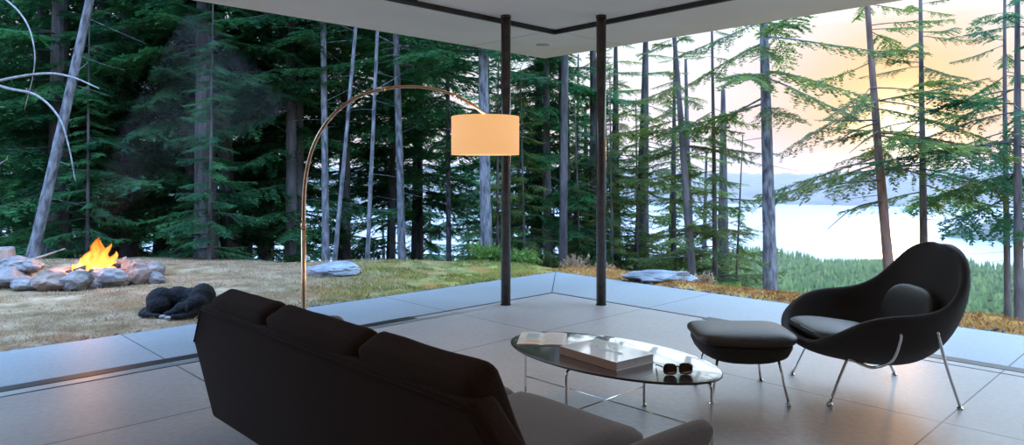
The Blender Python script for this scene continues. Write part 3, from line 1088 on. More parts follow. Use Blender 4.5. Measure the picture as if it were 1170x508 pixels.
rings.append(rings[0])
for A, B in zip(rings, rings[1:]):
    for k in range(64):
        bm.faces.new((A[k], A[(k + 1) % 64], B[(k + 1) % 64], B[k]))
shade = obj('lamp_shade', bm, M['shade'], lamp, True)
obj('diffuser', add_lathe(bmesh.new(), [(rad - .02, -hh + .012), (rad - .007, -hh + .016)], 64, shc), M['diff'], shade)
obj('stem', tube([sp_[-1] + Vector((0, 0, .01)), shc + Vector((0, 0, .02))], .006, 10), M['brass'], lamp, True)
pl = bpy.data.lights.new('lamp_bulb', 'AREA'); pl.shape = 'DISK'; pl.size = .4; pl.energy = 3; pl.color = (1, .70, .42)
po = bpy.data.objects.new('lamp_bulb', pl); po.location = sh_c + Vector((0, 0, -hh - .005)); C.objects.link(po)
pl = bpy.data.lights.new('lamp_uplight', 'AREA'); pl.shape = 'DISK'; pl.size = .35; pl.energy = 7; pl.color = (1, .62, .32)
po = bpy.data.objects.new('lamp_uplight', pl); po.location = sh_c + Vector((0, 0, hh - .02)); po.rotation_euler = (PI, 0, 0); C.objects.link(po)

# ---------------------------------------------------------------- rocks, fire
def rock_bm(sx, sy, sz, seed, sub=3, flat=.25):
    bm = bmesh.new()
    bmesh.ops.create_icosphere(bm, subdivisions=sub, radius=1)
    rnd = random.Random(seed)
    pls = []
    for k in range(9):
        n = Vector((rnd.uniform(-1, 1), rnd.uniform(-1, 1), rnd.uniform(-.6, 1))).normalized()
        pls.append((n, rnd.uniform(.62, .9)))
    of = Vector((seed * 3.1, seed * 1.7, 0))
    for v in bm.verts:
        c = v.co.copy()
        for n, d in pls:
            e = c.dot(n) - d
            if e > 0:
                c -= n * e * .9
        c += v.co * .16 * noise.noise(c * 2.2 + of) + v.co * .09 * noise.noise(c * 6 + of)
        v.co = Vector((c.x * sx / 2, c.y * sy / 2, c.z * sz / 2))
    return bm


FP = Vector((-5.05, 8.75, 0))
rnd = random.Random(5)
rocks_px = [ # px, bottom y, width px, height px, pink?, label
    (8, 327, 46, 22, 0, 'grey stone of the fire ring at the photo\'s left edge, lower layer'),
    (20, 309, 40, 14, 0, 'flat pale stone stacked at the left end of the fire ring'),
    (30, 331, 30, 14, 0, 'low pale stone in front of the left end of the fire ring'),
    (36, 309, 26, 12, 0, 'small pale slab stone by the leaning branch at the fire ring'),
    (57, 331, 40, 20, 1, 'squarish brown stone at the front of the fire ring, left of centre'),
    (87, 330, 34, 20, 0, 'blue grey stone at the front of the fire ring below the flames'),
    (68, 314, 44, 14, 1, 'long brownish stone on the left rim of the fire ring'),
    (90, 303, 22, 14, 1, 'pinkish stone at the back left of the flames'),
    (122, 322, 46, 20, 0, 'wide dark grey stone on the front rim right of the flames'),
    (139, 322, 18, 12, 1, 'small rounded brown stone on the front right rim of the fire ring'),
    (141, 305, 24, 18, 1, 'pink grey stone behind the right side of the fire'),
    (157, 304, 24, 16, 1, 'reddish stone at the back right of the fire ring'),
    (160, 317, 30, 20, 1, 'large tan stone at the right end of the fire ring'),
    (175, 306, 24, 14, 0, 'pale blue stone topping the right end of the fire ring'),
    (178, 316, 22, 12, 0, 'low pale stone at the far right foot of the fire ring'),
    (108, 305, 26, 12, 1, 'dim brown stone directly behind the flames'),
    (124, 306, 18, 11, 0, 'narrow grey stone behind the flames on the right'),
]
for i, (px_, by, wpx, hpx, pk, lab) in enumerate(rocks_px):
    Yd = {331: 8.15, 330: 8.2, 327: 8.3, 322: 8.55, 317: 8.7, 316: 8.75, 314: 8.8}.get(by, 9.3)
    z0 = hgt((px_ - CX) / F * Yd, Yd)
    sx = wpx * Yd / F * 1.08
    sz = hpx * Yd / F * 1.3
    if by in (309,):
        Yd = 8.45
    p_ = at(px_, by - hpx / 2, Yd)
    bm = rock_bm(sx, sx * rnd.uniform(.7, .95), sz, i + 3)
    zc = max(p_.z, z0 + sz * .36)
    xform(bm, Matrix.Rotation(rnd.uniform(-.25, .25), 4, 'Z'))
    o = obj('fire_ring_stone', bm, M['rockpink'] if pk else M['rock'], None, False)
    o.location = (p_.x, Yd, min(zc, z0 + sz * .42) if by != 309 else p_.z)
    tag(o, lab, 'stone', 'stones of the fire ring')

bm = rock_bm(.74, .6, .24, 51, 4)
bld = obj('boulder', bm, M['boulder'], None, False)
bp = at(382, 310, 9.3)
bld.location = (bp.x, 9.3, hgt(bp.x, 9.3) + .05)
tag(bld, 'flat pale blue grey boulder on the mossy lawn right of the lamp pole', 'boulder')

bm = add_lathe(bmesh.new(), [(.62, -.04), (.6, .02), (.4, .05), (.1, .06)], 40)
for v in bm.verts:
    v.co.z += .02 * noise.noise(v.co * 6)
fb = obj('ash_bed', bm, M['ash'], None, True)
fx_ = at(107, 300, 8.8)
fb.location = (fx_.x, 8.85, hgt(fx_.x, 8.85) + .03)
tag(fb, 'bed of grey ash and embers inside the stone fire ring', 'ash')
for k, (a, l, lab) in enumerate(((.3, .6, 'charred log lying to the right in the burning fire'), (2.0, .55, 'charred log lying to the left under the flames'), (1.2, .5, 'short charred log at the back of the fire'))):
    d = Vector((math.cos(a), math.sin(a), .12)) * l / 2
    c0 = Vector((fx_.x, 8.8, hgt(fx_.x, 8.85) + .15 + .02 * k))
    o = obj('fire_log', tube([-d, Vector((0, 0, .01)), d], [.035, .042, .03], 10), M['char'], None, True)
    o.location = c0
    tag(o, lab, 'log', 'logs in the fire')

m = bpy.data.materials.new('flames'); m.use_nodes = True
g = NT(m.node_tree)
tc = g.n('ShaderNodeTexCoord')
sp = g.n('ShaderNodeSeparateXYZ'); g.l(tc.outputs['Object'], sp.inputs[0])
nz = g.n('ShaderNodeTexNoise', i_Scale=7.0, i_Detail=3.0)
mp = g.n('ShaderNodeMapping'); mp.inputs['Scale'].default_value = (1.3, 1.3, .5)
g.l(tc.outputs['Object'], mp.inputs[0]); g.l(mp.outputs[0], nz.inputs['Vector'])
hz = g.math('ADD', g.math('MULTIPLY', sp.outputs[2], 2.0), g.math('MULTIPLY', g.math('SUBTRACT', nz.outputs[0], .5), .8))
lw = g.n('ShaderNodeLayerWeight', i_Blend=0.35)
hz2 = g.math('ADD', hz, g.math('MULTIPLY', lw.outputs['Facing'], .5))
cc = g.ramp(hz2, [(0.05, (1.0, .70, .22)), (0.40, (1.0, .42, .07)), (0.8, (1.0, .20, .02)), (1.0, (.8, .10, .01))])
em = g.n('ShaderNodeEmission'); g.l(cc, em.inputs[0])
g.l(g.ramp(hz2, [(0.0, (4, 4, 4)), (1.0, (1.0, 1.0, 1.0))]), em.inputs[1])
em.inputs[1].links[0].from_node.color_ramp.elements[0].color = (1, 1, 1, 1)
ml = g.math('MULTIPLY_ADD', g.math('SUBTRACT', 1.0, hz2, True), 2.6); ml.node.inputs[2].default_value = .9
g.l(ml, em.inputs[1])
tr_ = g.n('ShaderNodeBsdfTransparent')
al = g.math('SUBTRACT', 1.15, g.math('ADD', g.math('MULTIPLY', lw.outputs['Facing'], 1.15), g.math('MULTIPLY', hz, .45)), True)
mx = g.n('ShaderNodeMixShader'); g.l(al, mx.inputs[0]); g.l(tr_.outputs[0], mx.inputs[1]); g.l(em.outputs[0], mx.inputs[2])
o_ = g.n('ShaderNodeOutputMaterial'); g.l(mx.outputs[0], o_.inputs[0])
fire = empty('campfire', (fx_.x + .02, 8.8, hgt(fx_.x, 8.85) + .1), 0, 'burning orange campfire flames inside the ring of stones', 'fire')
rnd = random.Random(11)
tongues = [(-.02, 0, .46, .15, .10), (-.10, .02, .33, .12, .08), (.06, -.03, .38, .11, .12), (.12, .03, .28, .09, .12), (-.17, -.02, .20, .10, .0), (.0, .06, .42, .10, .05), (-.23, 0, .12, .08, -.02), (.17, .0, .15, .06, .08), (.03, -.05, .30, .12, .04)]
for k, (x, y, h_, r_, ln) in enumerate(tongues):
    prof = []
    rads = []
    n = 12
    for i in range(n + 1):
        t = i / n
        prof.append(Vector((x + ln * t ** 1.3 + .03 * math.sin(6 * t + k), y + .02 * math.sin(5 * t + 2 * k), h_ * t)))
        rads.append(max(.004, r_ * (1 - t) ** .8 * (.55 + .9 * math.sin(min(1, t * 2.2 + .35) * PI / 2) - .3)))
    bm = add_tube(bmesh.new(), prof, rads, 14)
    for v in bm.verts:
        nn = noise.noise(v.co * 9 + Vector((k * 3, 0, 0)))
        v.co.x += nn * .03
    obj('flame', bm, m, fire, True)
pl = bpy.data.lights.new('firelight', 'POINT'); pl.energy = 45; pl.color = (1, .42, .12); pl.shadow_soft_size = .2
po = bpy.data.objects.new('firelight', pl); po.location = (fx_.x, 8.7, .45); C.objects.link(po)

# smoke drifting up from the fire
m = bpy.data.materials.new('wood_smoke'); m.use_nodes = True
g = NT(m.node_tree)
tc = g.n('ShaderNodeTexCoord')
sp = g.n('ShaderNodeSeparateXYZ'); g.l(tc.outputs['Generated'], sp.inputs[0])
nz = g.n('ShaderNodeTexNoise', i_Scale=1.1, i_Detail=4.0); g.l(tc.outputs['Object'], nz.inputs['Vector'])
dd = g.ramp(nz.outputs[0], [(0.38, (0, 0, 0)), (0.72, (1, 1, 1))])
vs = g.n('ShaderNodeVolumeScatter'); vs.inputs['Color'].default_value = (.95, .97, 1, 1)
g.l(g.math('MULTIPLY', dd, .035), vs.inputs['Density'])
o_ = g.n('ShaderNodeOutputMaterial'); g.l(vs.outputs[0], o_.inputs['Volume'])
pa = [Vector((fx_.x, 8.9, .75)), Vector((fx_.x + .35, 9.1, 1.4)), Vector((fx_.x + .7, 9.3, 1.9)), Vector((fx_.x + 1.1, 9.5, 2.4)), Vector((fx_.x + 1.5, 9.7, 2.9))]
sm = obj('smoke_plume', tube(smooth_path(pa, 4), [.15 + .05 * k for k in range(17)], 20), m, None, True)
tag(sm, 'thin bluish smoke drifting up to the right from the campfire', 'smoke', kind='stuff')

# stump and pole by the ring
sp0 = at(4, 303, 9.2)
st = empty('tree_stump', (sp0.x, 9.2, hgt(sp0.x, 9.2) - .03), 0, 'weathered cut stump behind the fire ring at the left edge', 'stump')
bm = add_lathe(bmesh.new(), [(.18, 0), (.15, .08), (.135, .2), (.13, .36), (.12, .39)], 26)
for v in bm.verts:
    v.co.x *= 1 + .1 * noise.noise(v.co * 8); v.co.y *= 1 + .1 * noise.noise(v.co * 8 + Vector((4, 0, 0)))
obj('trunk', bm, M['stump'], st, True)
obj('cut_top', add_lathe(bmesh.new(), [(.118, .388), (.11, .394)], 26), M['deadwood'], st, True)
a = at(12, 303, 8.9); b = at(74, 284, 9.4)
o = obj('fallen_branch', tube([Vector((0, 0, 0)), (b - a) * .5 + Vector((0, 0, -.01)), b - a], [.022, .017, .009], 8), M['deadwood'], None, True)
o.location = a
tag(o, 'bare grey branch leaning over the stones beside the stump', 'branch')

# ---------------------------------------------------------------- dog
dp_ = on(208, 357, -.02)
dog = empty('dog', (dp_.x, dp_.y, hgt(dp_.x, dp_.y) - .005), 0, 'black dog with white paws curled up asleep on the dry grass', 'dog')
bm = bmesh.new()
def ell(c, r, ry=0.0):
    M4 = Matrix.Translation(c) @ Matrix.Rotation(ry, 4, 'Z') @ Matrix.Diagonal((*r, 1))
    bmesh.ops.create_icosphere(bm, subdivisions=3, radius=1, matrix=M4)
ell((-.20, -.02, .13), (.13, .14, .135))          # rump
ell((-.07, .07, .135), (.15, .12, .125))          # back
ell((.07, .08, .125), (.14, .12, .12))
ell((.20, .01, .15), (.12, .14, .15))             # shoulders
ell((.215, -.09, .12), (.085, .10, .10))          # chest and neck
ell((.165, -.15, .11), (.08, .07, .08))
ell((.10, -.195, .09), (.082, .068, .066))        # skull
ell((.045, -.225, .065), (.055, .042, .042))      # stop
ell((.005, -.245, .052), (.05, .032, .030))       # muzzle
ell((-.175, -.12, .095), (.115, .075, .092))      # thigh
add_tube(bm, smooth_path([(-.27, -.12, .05), (-.25, -.19, .035), (-.18, -.225, .028), (-.09, -.235, .024)], 4), [.045, .042, .038, .034, .031, .029, .027, .026, .025, .024, .024, .023, .022], 12)
add_tube(bm, smooth_path([(.22, -.13, .07), (.20, -.21, .04), (.12, -.275, .028), (.03, -.295, .024)], 4), [.05, .047, .044, .04, .036, .033, .031, .029, .027, .026, .025, .024, .023], 12)
add_tube(bm, smooth_path([(-.28, .02, .06), (-.335, -.06, .04), (-.32, -.17, .032), (-.24, -.225, .026)], 4), [.04, .036, .033, .031, .029, .028, .027, .026, .025, .023, .02, .016, .01], 10)
me = bpy.data.meshes.new('body')
bm.to_mesh(me); bm.free()
body = bpy.data.objects.new('body', me)
C.objects.link(body)
rm = body.modifiers.new('join', 'REMESH'); rm.mode = 'VOXEL'; rm.voxel_size = .009; rm.use_smooth_shade = True
sm_ = body.modifiers.new('soften', 'SMOOTH'); sm_.iterations = 5; sm_.factor = .5
tx = bpy.data.textures.new('fur_clumps', 'CLOUDS'); tx.noise_scale = .03
dsp = body.modifiers.new('fur', 'DISPLACE'); dsp.texture = tx; dsp.strength = .016; dsp.mid_level = .5
me.materials.append(M['fur'])
body.parent = dog
for sx_ in (0, 1):
    e0 = Vector((.145, -.215, .125)) if sx_ == 0 else Vector((.10, -.15, .145))
    d = Vector((.015, -.035, -.045)) if sx_ == 0 else Vector((-.035, .02, .01))
    obj('ear', tube([e0, e0 + d * .6, e0 + d * 1.3], [.018, .024, .006], 10), M['fur'], dog, True)
for (x, y, z) in ((-.075, -.238, .022), (.01, -.298, .022)):
    bm = pillow(.065, .045, .034, .8, 16, 10)
    xform(bm, Matrix.Translation((x, y, z)))
    tag(obj('paw', bm, M['furwhite'], dog, True), 'white paw')
bm = pillow(.022, .02, .016, .9, 12, 8); xform(bm, Matrix.Translation((-.044, -.25, .056)))
obj('nose', bm, M['black'], dog, True)

# ---------------------------------------------------------------- ground cover
def blades(n, region, hmin, hmax, wd, lean, seed, mname, obname, lab, cat, accept):
    rg = np.random.default_rng(seed)
    X = rg.uniform(region[0], region[1], n); Y = rg.uniform(region[2], region[3], n)
    ok = accept(X, Y, rg)
    X, Y = X[ok], Y[ok]
    Z = terrain(X, Y) - .004
    n = len(X)
    a = rg.uniform(0, 2 * PI, n); h_ = rg.uniform(hmin, hmax, n); ln = rg.uniform(.2, 1, n) * lean
    b = rg.uniform(0, 2 * PI, n)
    w2 = wd * rg.uniform(.6, 1.3, n)
    P0 = np.stack([X - np.cos(a) * w2, Y - np.sin(a) * w2, Z], -1)
    P1 = np.stack([X + np.cos(a) * w2, Y + np.sin(a) * w2, Z], -1)
    P2 = np.stack([X + np.cos(b) * ln * h_, Y + np.sin(b) * ln * h_, Z + h_], -1)
    V = np.stack([P0, P1, P2], 1).reshape(-1, 3)
    Fc = np.arange(3 * n).reshape(-1, 3)
    o = link(obname, npmesh(obname, V, Fc), M[mname])
    tag(o, lab, cat, kind='stuff')
    return o


def uvof(X, Y):
    return (X - K.x) * UV.x + (Y - K.y) * UV.y, (X - K.x) * VV.x + (Y - K.y) * VV.y


def acc_dry(X, Y, rg):
    u, v = uvof(X, Y)
    return (v > 1.3) & (Y < 11.3) & (rg.random(len(X)) < np.clip((-X - .8) / 3 + .25, .05, 1)) & (fbm(X, Y, 2.2) > -.55)


def acc_moss(X, Y, rg):
    u, v = uvof(X, Y)
    return (v > 1.25) & (Y < 11.3) & (X > -4.5) & (fbm(X, Y, 3.1) > -.1) & (rg.random(len(X)) < np.clip((X + 2.8) / 1.6, .0, 1))


def acc_or(X, Y, rg):
    u, v = uvof(X, Y)
    return (u > 1.42) & (u < 2.4) & (v < 1.4) & (fbm(X, Y, 4) > -.7)


blades(90000, (-10, 1.5, 4.5, 11.3), .012, .045, .004, 1.6, 1, 'drygrass', 'dry_grass', 'short dry straw coloured grass covering the lawn on the left', 'grass', acc_dry)
blades(90000, (-4.5, 1.5, 6.5, 11.3), .012, .05, .006, 1.2, 2, 'moss', 'moss', 'yellow green moss on the lawn between the lamp and left column', 'moss', acc_moss)
blades(90000, (.5, 7.5, 3.5, 11), .010, .045, .007, 1.2, 3, 'orange', 'rusty_moss', 'rusty orange moss strip along the right edge of the terrace', 'moss', acc_or)

# gravel along the terrace edge
rg = np.random.default_rng(9)
bm = bmesh.new()
bmesh.ops.create_icosphere(bm, subdivisions=1, radius=1)
iv = np.array([v.co[:] for v in bm.verts]); ifc = np.array([[v.index for v in f.verts] for f in bm.faces])
bm.free()
Vs, Fs = [], []
cnt = 0
for side in (0, 1):
    for k in range(2600 if side == 0 else 1700):
        if side == 0:
            uu = rg.uniform(-6.4, 1.35); vv = 1.10 + abs(rg.normal(0, .055)) + .02
        else:
            vv = rg.uniform(-5.8, 1.2); uu = 1.27 + abs(rg.normal(0, .05)) + .02
        p_ = R(uu, vv)
        s3 = rg.uniform(.008, .022, 3)
        an_ = rg.uniform(0, PI)
        v3 = iv * s3 * (1 + .2 * rg.normal(size=iv.shape))
        c_, s_ = math.cos(an_), math.sin(an_)
        v3 = v3 @ np.array([[c_, s_, 0], [-s_, c_, 0], [0, 0, 1]])
        z_ = float(terrain(p_.x, p_.y))
        z_ = max(z_, -.05)
        Vs.append(v3 + np.array([p_.x, p_.y, z_ + s3[2] * .6])); Fs.append(ifc + cnt); cnt += len(iv)
tag(link('gravel', npmesh('gravel', np.concatenate(Vs), np.concatenate(Fs)), M['gravel']), 'narrow band of dark gravel along the terrace edge', 'gravel', kind='stuff')

# ---------------------------------------------------------------- trees
def make_branch(L, rg, leaf_from=.12, lat_sp=.085, bl_sp=.042, bl=.085, bw=.015, droop=.16, lat=.36):
    """a drooping fir branch along +x; returns wood V,F and leaf V,F"""
    def stem(s):
        return np.stack([s, 0 * s + .05 * L * np.sin(s / L * 4 + ph), -droop * s * s / L + .10 * s * s * s / L / L], -1)
    ph = rg.uniform(0, 6)
    ss = np.linspace(0, L, 9)
    P = stem(ss)
    rad = .016 * L / 2 * (1 - ss / L) + .003
    wv, wf = [], []
    for i in range(9):
        for k in range(3):
            t = 2 * PI * k / 3
            wv.append(P[i] + np.array([0, math.cos(t), math.sin(t)]) * rad[i])
    for i in range(8):
        for k in range(3):
            a = i * 3 + k; b = i * 3 + (k + 1) % 3
            wf += [(a, b, b + 3), (a, b + 3, a + 3)]
    lv = []
    s = leaf_from * L
    while s < L:
        f = s / L
        for side in (-1, 1):
            if rg.random() < .12:
                continue
            ll = lat * L * (1 - .75 * f) * rg.uniform(.6, 1.15) * min(1, (f - leaf_from) * 5 + .35) + .06
            ang = math.radians(rg.uniform(42, 68)) * side
            d = np.array([math.cos(ang), math.sin(ang), rg.uniform(-.38, .02)])
            d /= np.linalg.norm(d)
            o_ = stem(np.array([s]))[0]
            n = max(2, int(ll / bl_sp))
            t = (np.arange(n) + rg.random(n) * .6) * bl_sp
            base_p = o_ + t[:, None] * d + np.stack([0 * t, 0 * t, -.25 * t * t / max(ll, .1)], -1)
            for sd in (-1, 1):
                a2 = math.atan2(d[1], d[0]) + sd * np.radians(rg.uniform(25, 60, n))
                dz = rg.uniform(-.45, .25, n)
                dd_ = np.stack([np.cos(a2), np.sin(a2), dz], -1)
                dd_ /= np.linalg.norm(dd_, axis=1)[:, None]
                ln = bl * rg.uniform(.7, 1.25, n) * np.clip(1.15 - .5 * t / max(ll, .05), .5, 1)
                pr = np.stack([-np.sin(a2), np.cos(a2), rg.uniform(-.7, .7, n)], -1) * bw
                tri = np.stack([base_p - pr, base_p + pr, base_p + dd_ * ln[:, None]], 1)
                lv.append(tri.reshape(-1, 3))
        s += lat_sp * rg.uniform(.8, 1.2)
    LV = np.concatenate(lv)
    return (np.array(wv), np.array(wf)), (LV, np.arange(len(LV)).reshape(-1, 3))


RG = np.random.default_rng(4)
FINE = [make_branch(2.0, RG, lf, .070, .034, .10, .019, dr) for lf, dr in ((.1, .15), (.15, .25), (.12, .1), (.2, .2), (.1, .3))]
SPARSE = [make_branch(2.0, RG, lf, .085, .036, .10, .018, dr, lat=.32) for lf, dr in ((.15, .12), (.25, .2), (.2, .05), (.3, .15), (.15, .22))]
COARSE = [make_branch(2.0, RG, .05, .2, .12, .22, .04, dr, lat=.34) for dr in (.15, .25)]


def tree_parts(seed, H, base, Lmax, whorl=.34, per=4.5, tmpl=None, zfine=9.0, dead=0.0, dead_to=None, shape=.7, Lbase=1.0):
    rg = np.random.default_rng(seed)
    tmpl = tmpl or FINE
    LV, LF, WV, WF = [], [], [], []
    nl = nw = 0
    z = base
    def put(T, s, az, pitch, zz, leaf=True):
        nonlocal nl, nw
        (wv, wf), (lv, lf) = T
        cp, sp2 = math.cos(pitch), math.sin(pitch)
        Ry = np.array([[cp, 0, sp2], [0, 1, 0], [-sp2, 0, cp]])
        ca, sa = math.cos(az), math.sin(az)
        Rz = np.array([[ca, sa, 0], [-sa, ca, 0], [0, 0, 1]])
        ro = rg.uniform(-.3, .3)
        Rx = np.array([[1, 0, 0], [0, math.cos(ro), math.sin(ro)], [0, -math.sin(ro), math.cos(ro)]])
        Mx = Rx @ Ry @ Rz
        if leaf:
            LV.append((lv * s) @ Mx + np.array([0, 0, zz])); LF.append(lf + nl); nl += len(lv)
        WV.append((wv * s) @ Mx + np.array([0, 0, zz])); WF.append(wf + nw); nw += len(wv)
    while z < H - .3:
        f = (z - base) / (H - base)
        n = int(per + rg.random())
        L = Lmax * (1 - f) ** shape * min(1, Lbase + (1 - Lbase) * f * 4)
        for k in range(n):
            T = tmpl[rg.integers(len(tmpl))] if z < zfine else COARSE[rg.integers(2)]
            s = L * rg.uniform(.65, 1.1) / 2.0
            # leaf size must not shrink much with the branch, so keep s >= .35
            put(T, max(s, .22), rg.uniform(0, 2 * PI), -rg.uniform(-.12, .30) * (1 if z > 3 else .5) , z + rg.uniform(-.12, .12))
        z += whorl * rg.uniform(.75, 1.3) * (1 if z < zfine else 1.5)
    z = .9
    top = dead_to or base
    while dead and z < top:
        if rg.random() < dead:
            T = FINE[0]
            put(T, rg.uniform(.12, .5), rg.uniform(0, 2 * PI), rg.uniform(-.35, .5), z, leaf=False)
        z += .16
    LVa = np.concatenate(LV) if LV else None
    fol = npmesh('foliage', LVa, np.concatenate(LF)) if LV else None
    wod = npmesh('branches', np.concatenate(WV), np.concatenate(WF)) if WV else None  # whole branch stems, live and dead, merged into one mesh
    return fol, wod


def trunk_mesh(r, H, seed, taper=.75, sides=14, flare=.25):
    rnd = random.Random(seed)
    bm = bmesh.new()
    pts, rs = [], []
    n = 26
    for i in range(n + 1):
        t = i / n
        z = -1.2 + (H + 1.2) * t
        wob = .03 * H / 18
        pts.append((wob * math.sin(z * .7 + seed) * t, wob * math.cos(z * .55 + seed * 2) * t, z))
        zz = max(z, 0)
        rs.append(r * ((1 - taper * (zz / H)) + flare * math.exp(-zz * 3)) * (1 + .04 * rnd.uniform(-1, 1)))
    add_tube(bm, pts, rs, sides)
    me = bpy.data.meshes.new('trunk')
    bm.to_mesh(me); bm.free()
    return me


def add_mat(me, m):
    me.materials.clear(); me.materials.append(m)


PROTO = {}
def proto(key, **kw):
    fol, wod = tree_parts(**kw)
    PROTO[key] = (fol, wod, kw['H'])


proto('full', seed=1, H=11, base=.7, Lmax=2.3, whorl=.36, per=4.6, zfine=8)
proto('full2', seed=2, H=12, base=1.6, Lmax=2.6, whorl=.38, per=4.6, zfine=9)
proto('mid', seed=3, H=12.5, base=3.2, Lmax=2.6, whorl=.38, per=3.6, zfine=10, dead=.5)
proto('mid2', seed=4, H=13, base=4.4, Lmax=2.8, whorl=.40, per=3.6, zfine=11, dead=.5)
proto('high', seed=5, H=13, base=6.8, Lmax=2.6, whorl=.45, per=3.5, zfine=11, dead=.45)
proto('sparse', seed=6, H=11, base=2.6, Lmax=2.5, whorl=.72, per=2.0, tmpl=SPARSE, zfine=9, dead=.5)
proto('sparse2', seed=7, H=11.5, base=3.4, Lmax=2.7, whorl=.72, per=1.8, tmpl=SPARSE, zfine=9, dead=.6)
proto('sunny', seed=16, H=9, base=4.3, Lmax=2.4, whorl=.46, per=3.2, tmpl=SPARSE, zfine=9, dead=.5)
proto('airy', seed=17, H=7, base=.9, Lmax=1.9, whorl=.46, per=3.4, tmpl=SPARSE, zfine=9, dead=.3)
proto('shortfull', seed=18, H=7.5, base=1.2, Lmax=1.9, whorl=.38, per=4)
proto('young', seed=8, H=4.5, base=.25, Lmax=1.0, whorl=.2, per=4, zfine=9, shape=.9)


def tree(kind, base, r, label, group=None, H=None, sc=1.0, rz=0.0, lean=(0, 0), bark='bark', leaf='needles', seed=0, name='fir_tree', trunk=None):
    fol, wod, H0 = PROTO[kind]
    t = empty(name, base, 0, label, 'tree', group)
    # lean: tangent in x and y
    t.rotation_euler = (-math.atan(lean[1]), math.atan(lean[0]), 0)
    me = trunk or trunk_mesh(r, (H or H0) * sc, seed)
    if not me.materials:
        me.materials.append(M[bark])
    tk = bpy.data.objects.new('trunk', me); C.objects.link(tk); tk.parent = t
    for nm, src, mm in (('foliage', fol, leaf), ('branches', wod, bark)):
        if src is None:
            continue
        k2 = (src.name, mm)
        if k2 not in PROTO:
            cp = src.copy() if src.materials else src
            add_mat(cp, M[mm]); PROTO[k2] = cp
        o = bpy.data.objects.new(nm, PROTO[k2]); C.objects.link(o); o.parent = t
        o.scale = (sc, sc, sc); o.rotation_euler = (0, 0, rz)
        if nm == 'branches': o['kind'] = 'stuff'
    return t


def line_tree(kind, pa, pb, Y, wpx, label, **kw):
    """trunk whose axis passes photo points pa (low) and pb (high) at distance Y"""
    a, b = at(*pa, Y), at(*pb, Y)
    lx = (b.x - a.x) / (b.z - a.z)
    gz = hgt(a.x, Y)
    for _ in range(4):
        x0 = a.x + lx * (gz - a.z)
        gz = hgt(x0, Y)
    r = wpx * Y / F / 2
    kw.setdefault('seed', int(pa[0]))
    kw.setdefault('rz', pa[0] * 1.3)
    return tree(kind, (x0, Y, gz), r * 1.12, label, lean=(lx, 0), **kw)


line_tree('high', (38, 290), (102, 5), 11.6, 11, 'pale grey trunk leaning strongly to the right behind the fire ring', bark='barkpale')
line_tree('mid', (208, 290), (206, 120), 15, 11, 'dark straight trunk, left one of the close pair above the dog')
line_tree('mid2', (219, 290), (217, 120), 14.5, 13, 'dark straight trunk, right one of the close pair above the dog')
line_tree('mid2', (302, 290), (303, 110), 17, 7, 'thin grey trunk between the dog and the lamp pole', bark='barkpale')
line_tree('mid', (333, 290), (332, 60), 14, 12, 'stout grey trunk just left of the lamp pole')
line_tree('high', (372, 290), (370, 40), 13, 7.5, 'straight pale slim trunk rising beside the leaning sapling', bark='barkpale')
line_tree('high', (383, 292), (405, 45), 12.4, 4.5, 'thin pale leaning sapling crossing under the lamp arc', bark='barkpale')
line_tree('mid', (395, 290), (394, 80), 16, 11, 'dark trunk behind the thin leaning sapling')
line_tree('high', (420, 296), (430, 50), 12.2, 4.5, 'slender pale sapling under the top of the lamp arc', bark='barkpale')
line_tree('mid2', (459, 290), (453, 50), 13.5, 8.5, 'grey trunk between the lamp arc and the shade', bark='barkpale')
line_tree('mid', (448, 290), (449, 80), 18, 8, 'dark trunk just behind the grey trunk left of the shade')
line_tree('mid', (481, 290), (480, 80), 20, 6, 'narrow dark trunk left of the lampshade')
line_tree('mid2', (513, 290), (512, 190), 17, 6, 'slim trunk seen right below the left end of the lampshade', bark='barkpale')
line_tree('high', (556, 290), (552, 60), 12.5, 12.5, 'thick blue grey trunk directly behind the lampshade', bark='barkpale')
line_tree('mid', (616, 295), (617, 90), 17, 7, 'dark trunk midway between the two steel columns')
line_tree('high', (643, 302), (646, 70), 13.5, 9.5, 'grey trunk standing left of the right steel column')
line_tree('shortfull', (657, 300), (660, 90), 18, 6, 'thin dark trunk behind the grey trunk near the right column')
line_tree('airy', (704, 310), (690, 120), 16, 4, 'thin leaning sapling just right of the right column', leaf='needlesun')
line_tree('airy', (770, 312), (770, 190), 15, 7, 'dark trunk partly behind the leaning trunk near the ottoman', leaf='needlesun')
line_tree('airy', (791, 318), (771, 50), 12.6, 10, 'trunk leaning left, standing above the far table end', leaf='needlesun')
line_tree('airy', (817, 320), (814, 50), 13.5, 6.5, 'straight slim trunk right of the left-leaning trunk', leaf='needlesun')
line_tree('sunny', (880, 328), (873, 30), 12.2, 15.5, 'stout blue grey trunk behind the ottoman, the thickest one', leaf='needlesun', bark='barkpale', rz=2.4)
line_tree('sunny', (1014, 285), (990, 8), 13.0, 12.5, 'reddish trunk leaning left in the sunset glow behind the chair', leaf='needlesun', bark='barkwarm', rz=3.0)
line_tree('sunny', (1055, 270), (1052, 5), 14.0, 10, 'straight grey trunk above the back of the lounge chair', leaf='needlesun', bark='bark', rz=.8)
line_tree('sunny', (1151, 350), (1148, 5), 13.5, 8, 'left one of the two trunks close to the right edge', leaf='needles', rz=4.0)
line_tree('sunny', (1165, 350), (1161, 5), 12.0, 11, 'right one of the two trunks close to the right edge', leaf='needles', rz=1.0)

